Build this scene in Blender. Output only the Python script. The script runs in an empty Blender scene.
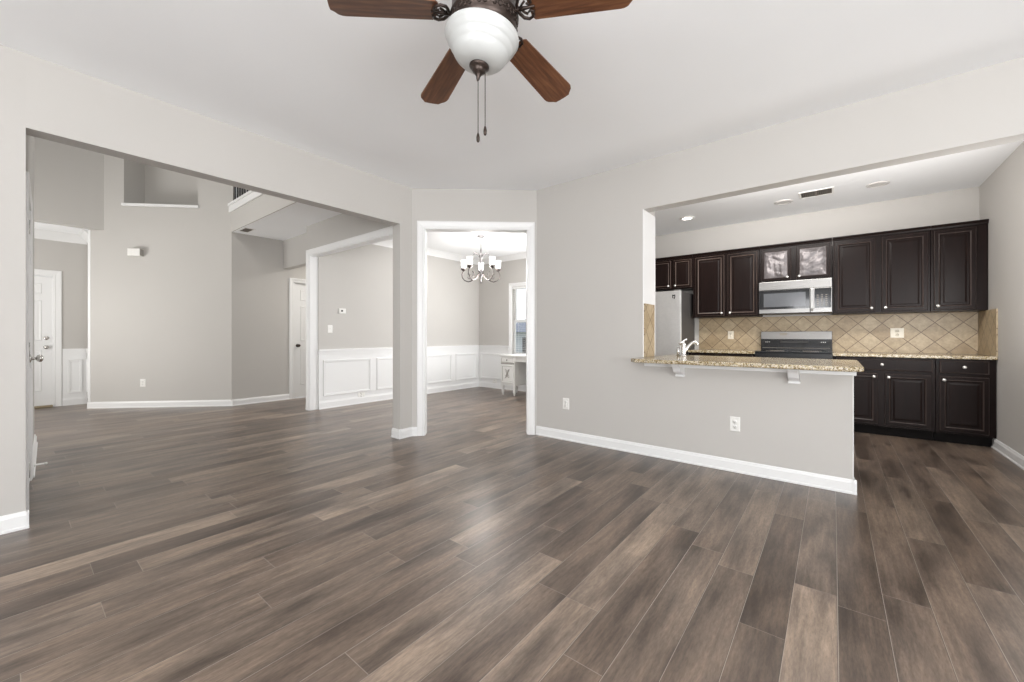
import bpy, bmesh, math, random
from mathutils import Vector, Matrix
random.seed(7)
SC = bpy.context.scene
COL = SC.collection
PI = math.pi

# ------------------------------------------------------------------ camera
H = 1.11
cam_d = bpy.data.cameras.new('camera')
cam = bpy.data.objects.new('camera', cam_d)
COL.objects.link(cam)
cam.location = (0, 0, H)
cam.rotation_euler = (PI / 2, 0, math.atan(321 / 402))
cam_d.sensor_width = 36
cam_d.lens = 402 / 1024 * 36
cam_d.shift_y = -5.5 / 1024
cam_d.clip_start = 0.02
SC.camera = cam

# ------------------------------------------------------------------ world, exposure, daylight, added lights
w = bpy.data.worlds.new('sky')
SC.world = w
w.use_nodes = True
bg = w.node_tree.nodes['Background']
bg.inputs[0].default_value = (0.93, 0.96, 1.0, 1)
bg.inputs[1].default_value = 1.5
SC.view_settings.view_transform = 'Standard'
SC.view_settings.look = 'None'
SC.view_settings.gamma = 1
SC.view_settings.use_curve_mapping = False
SC.view_settings.exposure = 0.05


def area(name, loc, target, sx, sy, power, color=(1, 1, 1)):
    l = bpy.data.lights.new(name, 'AREA')
    l.shape = 'RECTANGLE'
    l.size, l.size_y = sx, sy
    l.energy = power
    l.color = color
    o = bpy.data.objects.new(name, l)
    COL.objects.link(o)
    o.location = loc
    o.rotation_euler = (Vector(target) - Vector(loc)).to_track_quat('-Z', 'Y').to_euler()
    return o


area('daylight_living_window', (0.5, -2.93, 1.45), (-0.1, 0.2, 3.3), 3.2, 1.9, 180, (0.985, 0.99, 1))
area('daylight_patio_door', (3.03, -0.4, 1.25), (1.0, 0.1, 4.4), 3.0, 2.1, 225, (0.985, 0.99, 1))
area('added_dining_light', (-3.55, 6.38, 1.45), (-4.4, 3.6, 1.0), 0.9, 1.3, 120, (0.97, 0.985, 1))  # added light on the solid wall beside the window, brightens the dining room
area('added_foyer_upper_light', (-5.5, 0.25, 4.1), (-7.3, 2.2, 1.2), 1.6, 1.5, 46, (1, 0.985, 0.95))  # unseen light added to brighten the diagonal foyer wall, no window there
area('added_foyer_side_light', (-7.5, -1.55, 1.35), (-6.4, 2.4, 3.0), 1.9, 1.7, 122, (1, 0.99, 0.97))  # added out of view to lift the underside of the landing
area('hallway_ceiling_lamp', (-6.75, 4.3, 2.70), (-6.75, 4.3, 0), 0.4, 0.4, 30, (1, 0.97, 0.92))
area('added_kitchen_ceiling_light', (-0.45, 4.65, 2.70), (-0.3, 6.5, 0.9), 1.3, 0.5, 54, (1, 0.96, 0.92))  # added light behind the header, brightens the kitchen back wall
area('added_kitchen_side_light', (1.22, 4.55, 1.45), (-1.0, 5.8, 2.9), 1.0, 1.3, 34, (1, 0.98, 0.96))  # added light past the right frame edge, lifts the kitchen


# ------------------------------------------------------------------ node helpers
class N:
    def __init__(s, name):
        s.m = bpy.data.materials.new(name)
        s.m.use_nodes = True
        s.t = s.m.node_tree
        s.b = s.t.nodes['Principled BSDF']

    def n(s, typ, **kw):
        k = s.t.nodes.new(typ)
        for a, v in kw.items():
            setattr(k, a, v)
        return k

    def l(s, a, b):
        s.t.links.new(a, b)

    def math(s, op, a, b=None, c=None):
        k = s.n('ShaderNodeMath', operation=op)
        for i, v in enumerate((a, b, c)):
            if v is None:
                continue
            if isinstance(v, (int, float)):
                k.inputs[i].default_value = v
            else:
                s.l(v, k.inputs[i])
        return k.outputs[0]

    def mix(s, fac, a, b, blend='MIX'):
        k = s.n('ShaderNodeMix', data_type='RGBA', blend_type=blend)
        for i, v in ((0, fac), (6, a), (7, b)):
            if isinstance(v, (int, float)):
                k.inputs[i].default_value = v
            elif isinstance(v, tuple):
                k.inputs[i].default_value = (*v, 1)
            else:
                s.l(v, k.inputs[i])
        return k.outputs[2]

    def pos(s):
        return s.n('ShaderNodeTexCoord').outputs['Object']

    def xyz(s, v):
        k = s.n('ShaderNodeSeparateXYZ')
        s.l(v, k.inputs[0])
        return k.outputs

    def comb(s, x, y, z):
        k = s.n('ShaderNodeCombineXYZ')
        for i, v in enumerate((x, y, z)):
            if isinstance(v, (int, float)):
                k.inputs[i].default_value = v
            else:
                s.l(v, k.inputs[i])
        return k.outputs[0]

    def noise(s, vec, scale, detail=3, rough=0.5):
        k = s.n('ShaderNodeTexNoise')
        k.inputs['Scale'].default_value = scale
        k.inputs['Detail'].default_value = detail
        k.inputs['Roughness'].default_value = rough
        s.l(vec, k.inputs['Vector'])
        return k.outputs['Fac']

    def ramp(s, fac, *stops):
        k = s.n('ShaderNodeValToRGB')
        e = k.color_ramp.elements
        while len(e) < len(stops):
            e.new(0.5)
        for q, (p, c) in zip(e, stops):
            q.position = p
            q.color = (*c, 1)
        s.l(fac, k.inputs[0])
        return k.outputs[0]

    def bump(s, h, strength, dist=0.01):
        k = s.n('ShaderNodeBump')
        k.inputs['Strength'].default_value = strength
        k.inputs['Distance'].default_value = dist
        s.l(h, k.inputs['Height'])
        s.l(k.outputs[0], s.b.inputs['Normal'])

    def set(s, **kw):
        for a, v in kw.items():
            i = s.b.inputs[a.replace('_', ' ')]
            if isinstance(v, (int, float)):
                i.default_value = v
            elif isinstance(v, tuple):
                i.default_value = (*v, 1)
            else:
                s.l(v, i)
        return s


def paint(name, col, rough=0.6, bump=0.05, var=0.03):
    m = N(name)
    p = m.pos()
    nz = m.noise(p, 1.3, 2)
    c = m.mix(nz, tuple(x * (1 - var) for x in col), tuple(min(1, x * (1 + var)) for x in col))
    m.set(Base_Color=c, Roughness=rough)
    m.bump(m.noise(p, 160, 2), bump, 0.002)
    return m.m


def plain(name, col, rough=0.4, metal=0.0, spec=0.5, nscale=40, var=0.06, **kw):
    m = N(name)
    nz = m.noise(m.pos(), nscale, 3)
    c = m.mix(nz, tuple(x * (1 - var) for x in col), tuple(min(1, x * (1 + var)) for x in col))
    m.set(Base_Color=c, Roughness=rough, Metallic=metal, **kw)
    m.b.inputs['Specular IOR Level'].default_value = spec
    return m.m


M = {}
M['wall'] = paint('greige_wall_paint', (0.522, 0.503, 0.477), 0.7)
M['ceil'] = paint('white_ceiling_paint', (0.925, 0.935, 0.945), 0.85, 0.12)
M['trim'] = paint('white_trim_paint', (0.80, 0.80, 0.795), 0.32, 0.01, 0.01)
M['plastic'] = plain('white_plastic', (0.82, 0.81, 0.78), 0.35)
M['ivory'] = plain('ivory_plastic', (0.78, 0.72, 0.60), 0.35)
M['slot'] = plain('dark_slot', (0.03, 0.028, 0.026), 0.5)
M['nickel'] = plain('satin_nickel', (0.62, 0.60, 0.57), 0.25, 1.0)
M['chrome'] = plain('polished_chrome', (0.74, 0.73, 0.72), 0.22, 0.85)
M['bronze'] = plain('oil_rubbed_bronze', (0.050, 0.036, 0.030), 0.38, 0.7, var=0.35, nscale=60)
M['ironwork'] = plain('dark_chandelier_metal', (0.10, 0.085, 0.08), 0.35, 0.8)
M['pewter'] = plain('chandelier_grey_metal', (0.26, 0.25, 0.25), 0.35, 0.8)
M['black'] = plain('black_enamel', (0.012, 0.012, 0.013), 0.25)
M['blackglass'] = plain('black_glass', (0.018, 0.019, 0.021), 0.06)
M['greyglass'] = plain('grey_door_glass', (0.10, 0.105, 0.115), 0.12)
M['fridgeside'] = plain('dark_grey_steel_side', (0.075, 0.07, 0.068), 0.5)
M['vent'] = plain('vent_dark', (0.22, 0.195, 0.165), 0.6)
M['ductin'] = plain('duct_shadow_brown', (0.07, 0.06, 0.05), 0.7)
M['iron'] = plain('black_iron_rail', (0.02, 0.018, 0.017), 0.5)
M['knob'] = plain('pale_cabinet_knob', (0.80, 0.79, 0.76), 0.2, 0.6)
M['knobdark'] = plain('dark_drawer_pull', (0.18, 0.17, 0.16), 0.4, 0.4)
M['desk'] = paint('distressed_white_desk_paint', (0.78, 0.775, 0.75), 0.45, 0.05, 0.05)
M['deskline'] = plain('worn_grey_glaze', (0.36, 0.34, 0.31), 0.6)
M['threshold'] = plain('wooden_threshold', (0.30, 0.24, 0.15), 0.5)
M['blind'] = plain('white_blind_slat', (0.85, 0.85, 0.84), 0.5)
M['siding'] = plain('pale_grey_siding', (0.42, 0.46, 0.52), 0.7)
M['roofing'] = plain('blue_grey_shingles', (0.16, 0.19, 0.25), 0.8)
M['grass'] = plain('lawn', (0.16, 0.22, 0.09), 0.9, nscale=6, var=0.3)


def mk_stainless():
    m = N('brushed_stainless')
    p = m.pos()
    x, y, z = m.xyz(p)
    v = m.comb(m.math('MULTIPLY', x, 2.0), m.math('MULTIPLY', y, 2.0), m.math('MULTIPLY', z, 260.0))
    nz = m.noise(v, 1.0, 3)
    m.set(Base_Color=m.mix(nz, (0.20, 0.196, 0.19), (0.29, 0.284, 0.276)), Metallic=0.95,
          Roughness=m.math('MULTIPLY_ADD', nz, 0.12, 0.24))
    return m.m


M['steel'] = mk_stainless()
M['steelv'] = plain('stainless_fridge_front', (0.80, 0.795, 0.785), 0.42, 0.75)


def mk_floor():
    m = N('plank_floor')
    x, y, z = m.xyz(m.pos())
    W, L = 0.15, 1.22
    u = m.math('DIVIDE', m.math('SUBTRACT', x, 0.0136), W)
    ix = m.math('FLOOR', u)
    fx = m.math('FRACT', u)
    wn = m.n('ShaderNodeTexWhiteNoise', noise_dimensions='1D')
    m.l(ix, wn.inputs['W'])
    v = m.math('ADD', m.math('DIVIDE', y, L), m.math('MULTIPLY', wn.outputs['Value'], 7.31))
    iy = m.math('FLOOR', v)
    fy = m.math('FRACT', v)
    w2 = m.n('ShaderNodeTexWhiteNoise', noise_dimensions='2D')
    m.l(m.comb(ix, iy, 0.0), w2.inputs['Vector'])
    rnd = w2.outputs['Value']
    r10 = m.math('MULTIPLY', rnd, 37.0)
    base = m.ramp(rnd, (0.0, (0.100, 0.074, 0.058)), (0.4, (0.135, 0.102, 0.081)),
                  (0.8, (0.160, 0.124, 0.099)), (1.0, (0.235, 0.185, 0.148)))
    blot = m.noise(m.comb(m.math('MULTIPLY', x, 8.0), m.math('MULTIPLY', y, 1.9), r10), 1.0, 2, 0.5)
    fib = m.noise(m.comb(m.math('MULTIPLY', x, 60.0), m.math('MULTIPLY', y, 4.0), r10), 1.0, 3, 0.5)
    fine = m.noise(m.comb(m.math('MULTIPLY', x, 150.0), m.math('MULTIPLY', y, 26.0), r10), 1.0, 4, 0.7)
    bm_ = m.ramp(blot, (0.30, (0.52, 0.505, 0.50)), (0.47, (0.98, 0.97, 0.96)), (0.66, (1.45, 1.42, 1.36)))
    c = m.mix(1.0, base, bm_, 'MULTIPLY')
    c = m.mix(1.0, c, m.ramp(fib, (0.15, (0.66, 0.64, 0.62)), (0.50, (1.0, 1.0, 1.0)), (0.85, (1.45, 1.40, 1.34))), 'MULTIPLY')
    c = m.mix(1.0, c, m.ramp(fine, (0.3, (0.74, 0.73, 0.72)), (0.7, (1.25, 1.25, 1.25))), 'MULTIPLY')
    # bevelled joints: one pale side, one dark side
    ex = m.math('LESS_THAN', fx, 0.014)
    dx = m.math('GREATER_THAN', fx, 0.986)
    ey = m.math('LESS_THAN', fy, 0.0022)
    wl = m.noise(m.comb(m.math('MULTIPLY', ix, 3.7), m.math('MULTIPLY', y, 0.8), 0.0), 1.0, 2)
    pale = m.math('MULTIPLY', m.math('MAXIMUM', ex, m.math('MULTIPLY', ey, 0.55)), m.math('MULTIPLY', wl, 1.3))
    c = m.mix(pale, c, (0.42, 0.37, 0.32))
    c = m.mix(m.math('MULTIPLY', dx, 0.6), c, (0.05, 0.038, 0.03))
    m.set(Base_Color=c, Roughness=m.math('MULTIPLY_ADD', blot, 0.06, 0.27))
    m.b.inputs['Specular IOR Level'].default_value = 0.5
    m.bump(m.math('MULTIPLY', m.math('MAXIMUM', ex, dx), -1.5), 0.10, 0.002)
    return m.m


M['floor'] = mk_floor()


def mk_tile(name, axis):
    m = N(name)
    geo = m.n('ShaderNodeNewGeometry')
    x, y, z = m.xyz(geo.outputs['Position'])
    a = x if axis == 'x' else y
    T = 0.222
    a = m.math('SUBTRACT', a, 0.133 if axis == 'x' else 6.62)
    b = m.math('SUBTRACT', z, 0.925)
    u = m.math('DIVIDE', m.math('ADD', a, b), T)
    v = m.math('DIVIDE', m.math('SUBTRACT', a, b), T)
    iu, iv = m.math('FLOOR', u), m.math('FLOOR', v)
    fu, fv = m.math('FRACT', u), m.math('FRACT', v)

    def edge(f):
        return m.math('MINIMUM', f, m.math('SUBTRACT', 1.0, f))
    e = m.math('MINIMUM', edge(fu), edge(fv))
    g = m.math('LESS_THAN', e, 0.022)
    wn = m.n('ShaderNodeTexWhiteNoise', noise_dimensions='2D')
    m.l(m.comb(iu, iv, 0.0), wn.inputs['Vector'])
    base = m.ramp(wn.outputs['Value'], (0, (0.32, 0.24, 0.145)), (0.5, (0.395, 0.31, 0.20)), (1, (0.44, 0.355, 0.24)))
    mot = m.noise(geo.outputs['Position'], 22, 5, 0.7)
    c = m.mix(1.0, base, m.ramp(mot, (0.3, (0.78, 0.76, 0.72)), (0.7, (1.18, 1.17, 1.15))), 'MULTIPLY')
    c = m.mix(g, c, (0.145, 0.10, 0.06))
    m.set(Base_Color=c, Roughness=0.42)
    m.bump(m.math('MINIMUM', e, 0.05), 0.6, 0.02)
    return m.m


M['tilex'] = mk_tile('tan_diagonal_tile', 'x')
M['tiley'] = mk_tile('tan_diagonal_tile_return', 'y')


def mk_granite():
    m = N('speckled_granite')
    p = m.pos()
    a = m.noise(p, 55, 4, 0.7)
    b = m.noise(p, 150, 3, 0.7)
    vo = m.n('ShaderNodeTexVoronoi')
    vo.inputs['Scale'].default_value = 95
    m.l(p, vo.inputs['Vector'])
    c = m.ramp(a, (0.34, (0.09, 0.058, 0.028)), (0.45, (0.36, 0.27, 0.13)), (0.54, (0.60, 0.52, 0.38)), (0.72, (0.74, 0.69, 0.60)))
    c = m.mix(m.math('LESS_THAN', b, 0.44), c, (0.075, 0.055, 0.035))
    c = m.mix(m.math('MULTIPLY', m.math('LESS_THAN', vo.outputs['Distance'], 0.18), 0.6), c, (0.82, 0.78, 0.70))
    m.set(Base_Color=c, Roughness=0.16)
    return m.m


M['granite'] = mk_granite()


def mk_wood(name, dark, light, rough, axis=2, spec=0.5):
    m = N(name)
    x, y, z = m.xyz(m.pos())
    s = [38.0, 38.0, 38.0]
    s[axis] = 3.0
    v = m.comb(m.math('MULTIPLY', x, s[0]), m.math('MULTIPLY', y, s[1]), m.math('MULTIPLY', z, s[2]))
    nz = m.noise(v, 1.0, 5, 0.6)
    m.set(Base_Color=m.ramp(nz, (0.3, dark), (0.7, light)), Roughness=rough)
    m.b.inputs['Specular IOR Level'].default_value = spec
    return m.m


M['cab'] = mk_wood('espresso_cabinet_wood', (0.008, 0.005, 0.0045), (0.013, 0.007, 0.006), 0.30, spec=0.11)
M['cabedge'] = mk_wood('worn_highlit_espresso', (0.028, 0.019, 0.017), (0.055, 0.040, 0.036), 0.28)  # worn edge tone with the glint of the bevels painted in
M['cabwornlit'] = mk_wood('faded_highlit_espresso', (0.062, 0.042, 0.034), (0.118, 0.084, 0.068), 0.36)  # lighter wear on the left doors, edge highlights mixed into the colour
M['toe'] = plain('black_toe_kick', (0.008, 0.0065, 0.006), 0.6, spec=0.1)


def mk_film():
    m = N('wrinkled_clear_film')
    p = m.pos()
    nz = m.noise(p, 9, 3, 0.55)
    m.set(Base_Color=m.ramp(nz, (0.35, (0.085, 0.075, 0.076)), (0.65, (0.19, 0.172, 0.174))), Roughness=0.32, Metallic=0.2)
    m.bump(m.noise(p, 9, 2, 0.5), 0.35, 0.03)
    return m.m


M['film'] = mk_film()


def mk_blade(name, dark, mid, light):
    m = N(name)
    uv = m.n('ShaderNodeUVMap').outputs[0]
    x, y, z = m.xyz(uv)
    v = m.comb(m.math('MULTIPLY', x, 5.0), m.math('MULTIPLY', y, 60.0), 0.0)
    nz = m.noise(v, 1.0, 5, 0.6)
    m.set(Base_Color=m.ramp(nz, (0.3, dark), (0.5, mid), (0.72, light)), Roughness=0.38)
    return m.m


M['blade'] = mk_blade('walnut_fan_blade', (0.070, 0.027, 0.014), (0.135, 0.054, 0.025), (0.23, 0.102, 0.045))


def mk_bowl():
    m = N('frosted_white_glass')
    nz = m.noise(m.pos(), 7, 3)
    m.set(Base_Color=m.mix(nz, (0.50, 0.512, 0.50), (0.55, 0.557, 0.55)), Roughness=0.3)
    m.b.inputs['Subsurface Weight'].default_value = 0.25
    m.b.inputs['Subsurface Radius'].default_value = (0.03, 0.03, 0.03)
    m.set(Emission_Color=(1, 0.97, 0.92), Emission_Strength=0.0)
    return m.m


M['bowl'] = mk_bowl()


def mk_glow(name, col, s):
    m = N(name)
    m.set(Base_Color=m.mix(m.noise(m.pos(), 30), (0.85, 0.85, 0.85), (0.9, 0.9, 0.9)), Emission_Color=col, Emission_Strength=s, Roughness=0.3)
    return m.m


M['shade'] = mk_glow('lit_glass_shade', (1.0, 0.95, 0.92), 0.75)
M['bulbon'] = mk_glow('lit_recessed_lens', (1, 0.97, 0.92), 9.0)
M['bulboff'] = plain('unlit_recessed_lens', (0.62, 0.60, 0.58), 0.4)


def mk_glass():
    m = N('window_glass')
    t = m.t
    tr = m.n('ShaderNodeBsdfTransparent')
    gl = m.n('ShaderNodeBsdfGlossy')
    gl.inputs['Roughness'].default_value = 0.02
    mx = m.n('ShaderNodeMixShader')
    mx.inputs[0].default_value = 0.05
    m.l(tr.outputs[0], mx.inputs[1])
    m.l(gl.outputs[0], mx.inputs[2])
    m.l(mx.outputs[0], t.nodes['Material Output'].inputs[0])
    return m.m


M['glass'] = mk_glass()
WHITE, WALL, TRIM = 'trim', 'wall', 'trim'
ORIG = {}


# ------------------------------------------------------------------ geometry helpers
def V(*a):
    return Vector(a if len(a) > 1 else a[0])


class MB:
    def __init__(s):
        s.bm = bmesh.new()
        s.uv = None

    def box(s, x0, x1, y0, y1, z0, z1, bevel=0.0, frame=None):
        """axis aligned box, or in a frame (origin, u, v, n)"""
        vs = []
        for z in (z0, z1):
            for (x, y) in ((x0, y0), (x1, y0), (x1, y1), (x0, y1)):
                p = V(x, y, z)
                if frame:
                    o, a, b, c = frame
                    p = o + a * x + b * y + c * z
                vs.append(s.bm.verts.new(p))
        fs = []
        for q in ((3, 2, 1, 0), (4, 5, 6, 7), (0, 1, 5, 4), (1, 2, 6, 5), (2, 3, 7, 6), (3, 0, 4, 7)):
            fs.append(s.bm.faces.new([vs[i] for i in q]))
        if bevel:
            es = {e for f in fs for e in f.edges}
            bmesh.ops.bevel(s.bm, geom=list(es), offset=bevel, segments=2, affect='EDGES', profile=0.7)
        return s

    def prism(s, poly, z0, z1):
        a = sum(poly[i][0] * poly[(i + 1) % len(poly)][1] - poly[(i + 1) % len(poly)][0] * poly[i][1] for i in range(len(poly)))
        if a < 0:
            poly = poly[::-1]
        lo = [s.bm.verts.new((p[0], p[1], z0)) for p in poly]
        hi = [s.bm.verts.new((p[0], p[1], z1)) for p in poly]
        n = len(poly)
        s.bm.faces.new(lo[::-1])
        s.bm.faces.new(hi)
        for i in range(n):
            s.bm.faces.new((lo[i], lo[(i + 1) % n], hi[(i + 1) % n], hi[i]))
        return s

    def extrude(s, pts, direction):
        """closed 3d polygon extruded by a vector"""
        a = [s.bm.verts.new(p) for p in pts]
        b = [s.bm.verts.new(V(p) + V(direction)) for p in pts]
        n = len(pts)
        s.bm.faces.new(a[::-1])
        s.bm.faces.new(b)
        for i in range(n):
            s.bm.faces.new((a[i], a[(i + 1) % n], b[(i + 1) % n], b[i]))
        return s

    def lathe(s, prof, c, axis=(0, 0, 1), seg=32, cap=True):
        """prof: list of (radius, height) along axis from centre c"""
        ax = V(axis).normalized()
        t = V(1, 0, 0) if abs(ax.x) < 0.9 else V(0, 1, 0)
        a = ax.cross(t).normalized()
        b = ax.cross(a)
        c = V(c)
        rings = []
        for r, h in prof:
            r = max(r, 1e-4)
            rings.append([s.bm.verts.new(c + ax * h + (a * math.cos(2 * PI * i / seg) + b * math.sin(2 * PI * i / seg)) * r) for i in range(seg)])
        for r0, r1 in zip(rings, rings[1:]):
            for i in range(seg):
                f = s.bm.faces.new((r0[i], r0[(i + 1) % seg], r1[(i + 1) % seg], r1[i]))
                f.smooth = True
        if cap:
            s.bm.faces.new(rings[0][::-1])
            s.bm.faces.new(rings[-1])
        return s

    def tube(s, pts, r, seg=10, cap=True):
        pts = [V(p) for p in pts]
        rs = r if isinstance(r, (list, tuple)) else [r] * len(pts)
        d = (pts[1] - pts[0]).normalized()
        t = V(0, 0, 1) if abs(d.z) < 0.9 else V(1, 0, 0)
        a = d.cross(t).normalized()
        rings = []
        for i, p in enumerate(pts):
            if i == 0:
                d = pts[1] - pts[0]
            elif i == len(pts) - 1:
                d = pts[-1] - pts[-2]
            else:
                d = pts[i + 1] - pts[i - 1]
            d.normalize()
            a = (a - d * a.dot(d)).normalized()
            b = d.cross(a)
            rings.append([s.bm.verts.new(p + (a * math.cos(2 * PI * k / seg) + b * math.sin(2 * PI * k / seg)) * rs[i]) for k in range(seg)])
        for r0, r1 in zip(rings, rings[1:]):
            for k in range(seg):
                f = s.bm.faces.new((r0[k], r0[(k + 1) % seg], r1[(k + 1) % seg], r1[k]))
                f.smooth = True
        if cap:
            s.bm.faces.new(rings[0][::-1])
            s.bm.faces.new(rings[-1])
        return s

    def rings(s, o, u, v, n, w_, h_, prof, back=True, mats=None, fill=True):
        """concentric rectangle rings: prof = [(inset, depth along n)...]; mats = material index per band + last panel"""
        o, u, v, n = V(o), V(u), V(v), V(n)
        rs = []
        for ins, d in prof:
            rs.append([s.bm.verts.new(o + u * x + v * y + n * d) for x, y in
                       ((ins, ins), (w_ - ins, ins), (w_ - ins, h_ - ins), (ins, h_ - ins))])
        for k, (a, b) in enumerate(zip(rs, rs[1:])):
            for i in range(4):
                f = s.bm.faces.new((a[i], a[(i + 1) % 4], b[(i + 1) % 4], b[i]))
                if mats:
                    f.material_index = mats[k]
        if fill:
            f = s.bm.faces.new(rs[-1])
            if mats:
                f.material_index = mats[-1]
        if back:
            s.bm.faces.new(rs[0][::-1])
        return s

    def build(s, name, mat, parent=None, bevel=0.0):
        bm = s.bm
        bmesh.ops.recalc_face_normals(bm, faces=bm.faces)
        me = bpy.data.meshes.new(name)
        if parent is None:
            xs = [v_.co for v_ in bm.verts]
            o = V((min(p.x for p in xs) + max(p.x for p in xs)) / 2, (min(p.y for p in xs) + max(p.y for p in xs)) / 2, min(p.z for p in xs))
            if name in ('floor',):
                o = V(0, 0, 0)
        else:
            o = ORIG[parent.name]
        bmesh.ops.translate(bm, vec=-o, verts=bm.verts)
        bm.to_mesh(me)
        bm.free()
        ob = bpy.data.objects.new(name, me)
        COL.objects.link(ob)
        for k in (mat if isinstance(mat, (list, tuple)) else [mat]):
            me.materials.append(M[k])
        ORIG[ob.name] = o
        if parent is None:
            ob.location = o
        else:
            ob.parent = parent
        if bevel:
            md = ob.modifiers.new('bevel', 'BEVEL')
            md.width = bevel
            md.segments = 2
            md.limit_method = 'ANGLE'
        return ob


def thing(name, loc, label, cat, group=None):
    o = bpy.data.objects.new(name, None)
    COL.objects.link(o)
    o.empty_display_size = 0.1
    o.location = loc
    ORIG[o.name] = V(loc)
    return tag(o, label, cat, group)


def tag(o, label, cat, group=None):
    o['label'] = label
    o['category'] = cat
    if group:
        o['group'] = group
    return o


def st(o, label=None, cat=None):
    o['kind'] = 'structure'
    if label:
        o['label'] = label
    if cat:
        o['category'] = cat
    return o


def wall(name, poly, z0, z1, mat='wall', label='greige painted wall', cat='wall'):
    return st(MB().prism(poly, z0, z1).build(name, mat), label, cat)


def rect(x0, x1, y0, y1):
    return [(x0, y0), (x1, y0), (x1, y1), (x0, y1)]


nb = [0]


def baseboard(name, p0, p1, nrm, label, h=0.098, t=0.016, z=0.0):
    """profile extruded from p0 to p1, standing proud towards nrm"""
    n = V(nrm[0], nrm[1], 0).normalized()
    d = V(p1[0] - p0[0], p1[1] - p0[1], 0)
    prof = [(0, 0), (t + 0.007, 0), (t + 0.007, 0.012), (t, 0.018), (t, h * 0.76), (t * 0.72, h * 0.84), (t * 0.55, h * 0.95), (t * 0.3, h), (0, h)]
    pts = [V(p0[0], p0[1], z) + n * a + V(0, 0, b) for a, b in prof]
    return st(MB().extrude(pts, d).build(name, 'trim'), label, 'baseboard')


def trimbox(name, args, label, bevel=0.004, frame=None, mat='trim'):
    m = MB()
    for a in args:
        m.box(*a, bevel=0, frame=frame)
    return st(m.build(name, mat, bevel=bevel), label, 'trim')


# ------------------------------------------------------------------ key plan numbers
XL, XLB = -3.644, -3.774          # left wall, room face and foyer face
YB, YBB = 3.70, 3.83              # bar wall, room face and kitchen face
XR = 1.25                         # kitchen right wall
YK = 6.62                         # kitchen back wall
ZC = 2.74
ZT = 5.3
A = V(XL, 2.79, 0)
DD = V(1.044, 0.91, 0).normalized()
NB = V(-DD.y, DD.x, 0)            # away from the camera, into the dining room
DL = 1.385


def dg(s, t=0.0):
    p = A + DD * s + NB * t
    return (p.x, p.y)


# ------------------------------------------------------------------ floor, ceilings
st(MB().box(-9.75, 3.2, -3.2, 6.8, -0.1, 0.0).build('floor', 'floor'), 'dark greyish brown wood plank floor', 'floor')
st(MB().prism([(XLB, -3.2), (3.2, -3.2), (3.2, 3.83), (XR + 0.1, 3.83), (XR + 0.1, 6.8), (XLB, 6.8)], ZC, ZC + 0.12).build('ceiling', 'ceil'),
   'flat white ceiling over the living room and kitchen', 'ceiling')
st(MB().box(-7.6, XLB, 2.20, 6.8, ZC, ZC + 0.24).build('ceiling', 'ceil'), 'white ceiling under the landing and over the dining room', 'ceiling')
st(MB().box(-9.75, XLB, -1.75, 4.0, ZT, ZT + 0.12).build('ceiling', 'ceil'), 'high white ceiling of the two storey foyer', 'ceiling')
st(MB().box(-9.75, -8.87, -1.75, 1.0, 2.72, 2.84).build('ceiling', 'ceil'), 'low white ceiling of the entry nook', 'ceiling')

# ------------------------------------------------------------------ living room shell
wall('wall_left', rect(XLB, XL, -3.1, 0.062), 0, ZC, label='greige wall left of the wide foyer opening')
wall('wall_left', rect(XLB, XL, 0.062, 2.63), 2.312, ZC, label='greige header over the wide foyer opening')
wall('wall_left', rect(XLB - 0.1, XLB, -1.6, 2.19), 2.75, ZT, label='upper foyer wall above the wide opening')
wall('wall_left', rect(XLB - 0.1, XLB, -1.6, 0.05), 0, 2.75, label='foyer side of the wall left of the opening')
wall('wall_corner', [(XLB, 2.63), (XL, 2.63), (A.x, A.y), dg(0.13), dg(0.13, 0.13), (XLB, 2.90)], 0, ZC, label='narrow greige corner column between foyer and dining openings')
wall('wall_diagonal', [dg(0.13), dg(1.287), dg(1.287, 0.13), dg(0.13, 0.13)], 2.308, ZC, label='greige header over the white dining doorway')
wall('wall_diagonal', [dg(1.287), dg(DL), (-2.60, YBB), (-2.72, YBB), dg(1.287, 0.13)], 0, ZC, label='greige sliver of wall right of the dining doorway')
wall('wall_bar', rect(-2.60, -1.39, YB, YBB), 0, ZC, label='greige wall between dining doorway and kitchen pass through')
wall('wall_bar', rect(-1.39, XR, YB, YBB), 2.29, ZC, label='greige header over the kitchen pass through')
wall('wall_bar', rect(-1.39, 0.108, YB, YBB), 0, 0.872, label='greige half wall under the granite bar')
wall('wall_bar', rect(-1.60, -1.39, YBB, 4.02), 0, ZC, label='short return wall beside the pass through')
wall('wall_bar', rect(XR, 3.2, YB, YBB), 0, ZC, label='greige wall right of the kitchen entry')
wall('wall_right', rect(3.08, 3.2, -3.1, -1.95), 0, ZC)
wall('wall_right', rect(3.08, 3.2, 1.15, YB), 0, ZC)
wall('wall_right', rect(3.08, 3.2, -1.95, 1.15), 2.32, ZC)
wall('wall_back', rect(XLB, -1.15, -3.1, -2.98), 0, ZC)
wall('wall_back', rect(2.15, 3.2, -3.1, -2.98), 0, ZC)
wall('wall_back', rect(-1.15, 2.15, -3.1, -2.98), 0, 0.47)
wall('wall_back', rect(-1.15, 2.15, -3.1, -2.98), 2.43, ZC)
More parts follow.
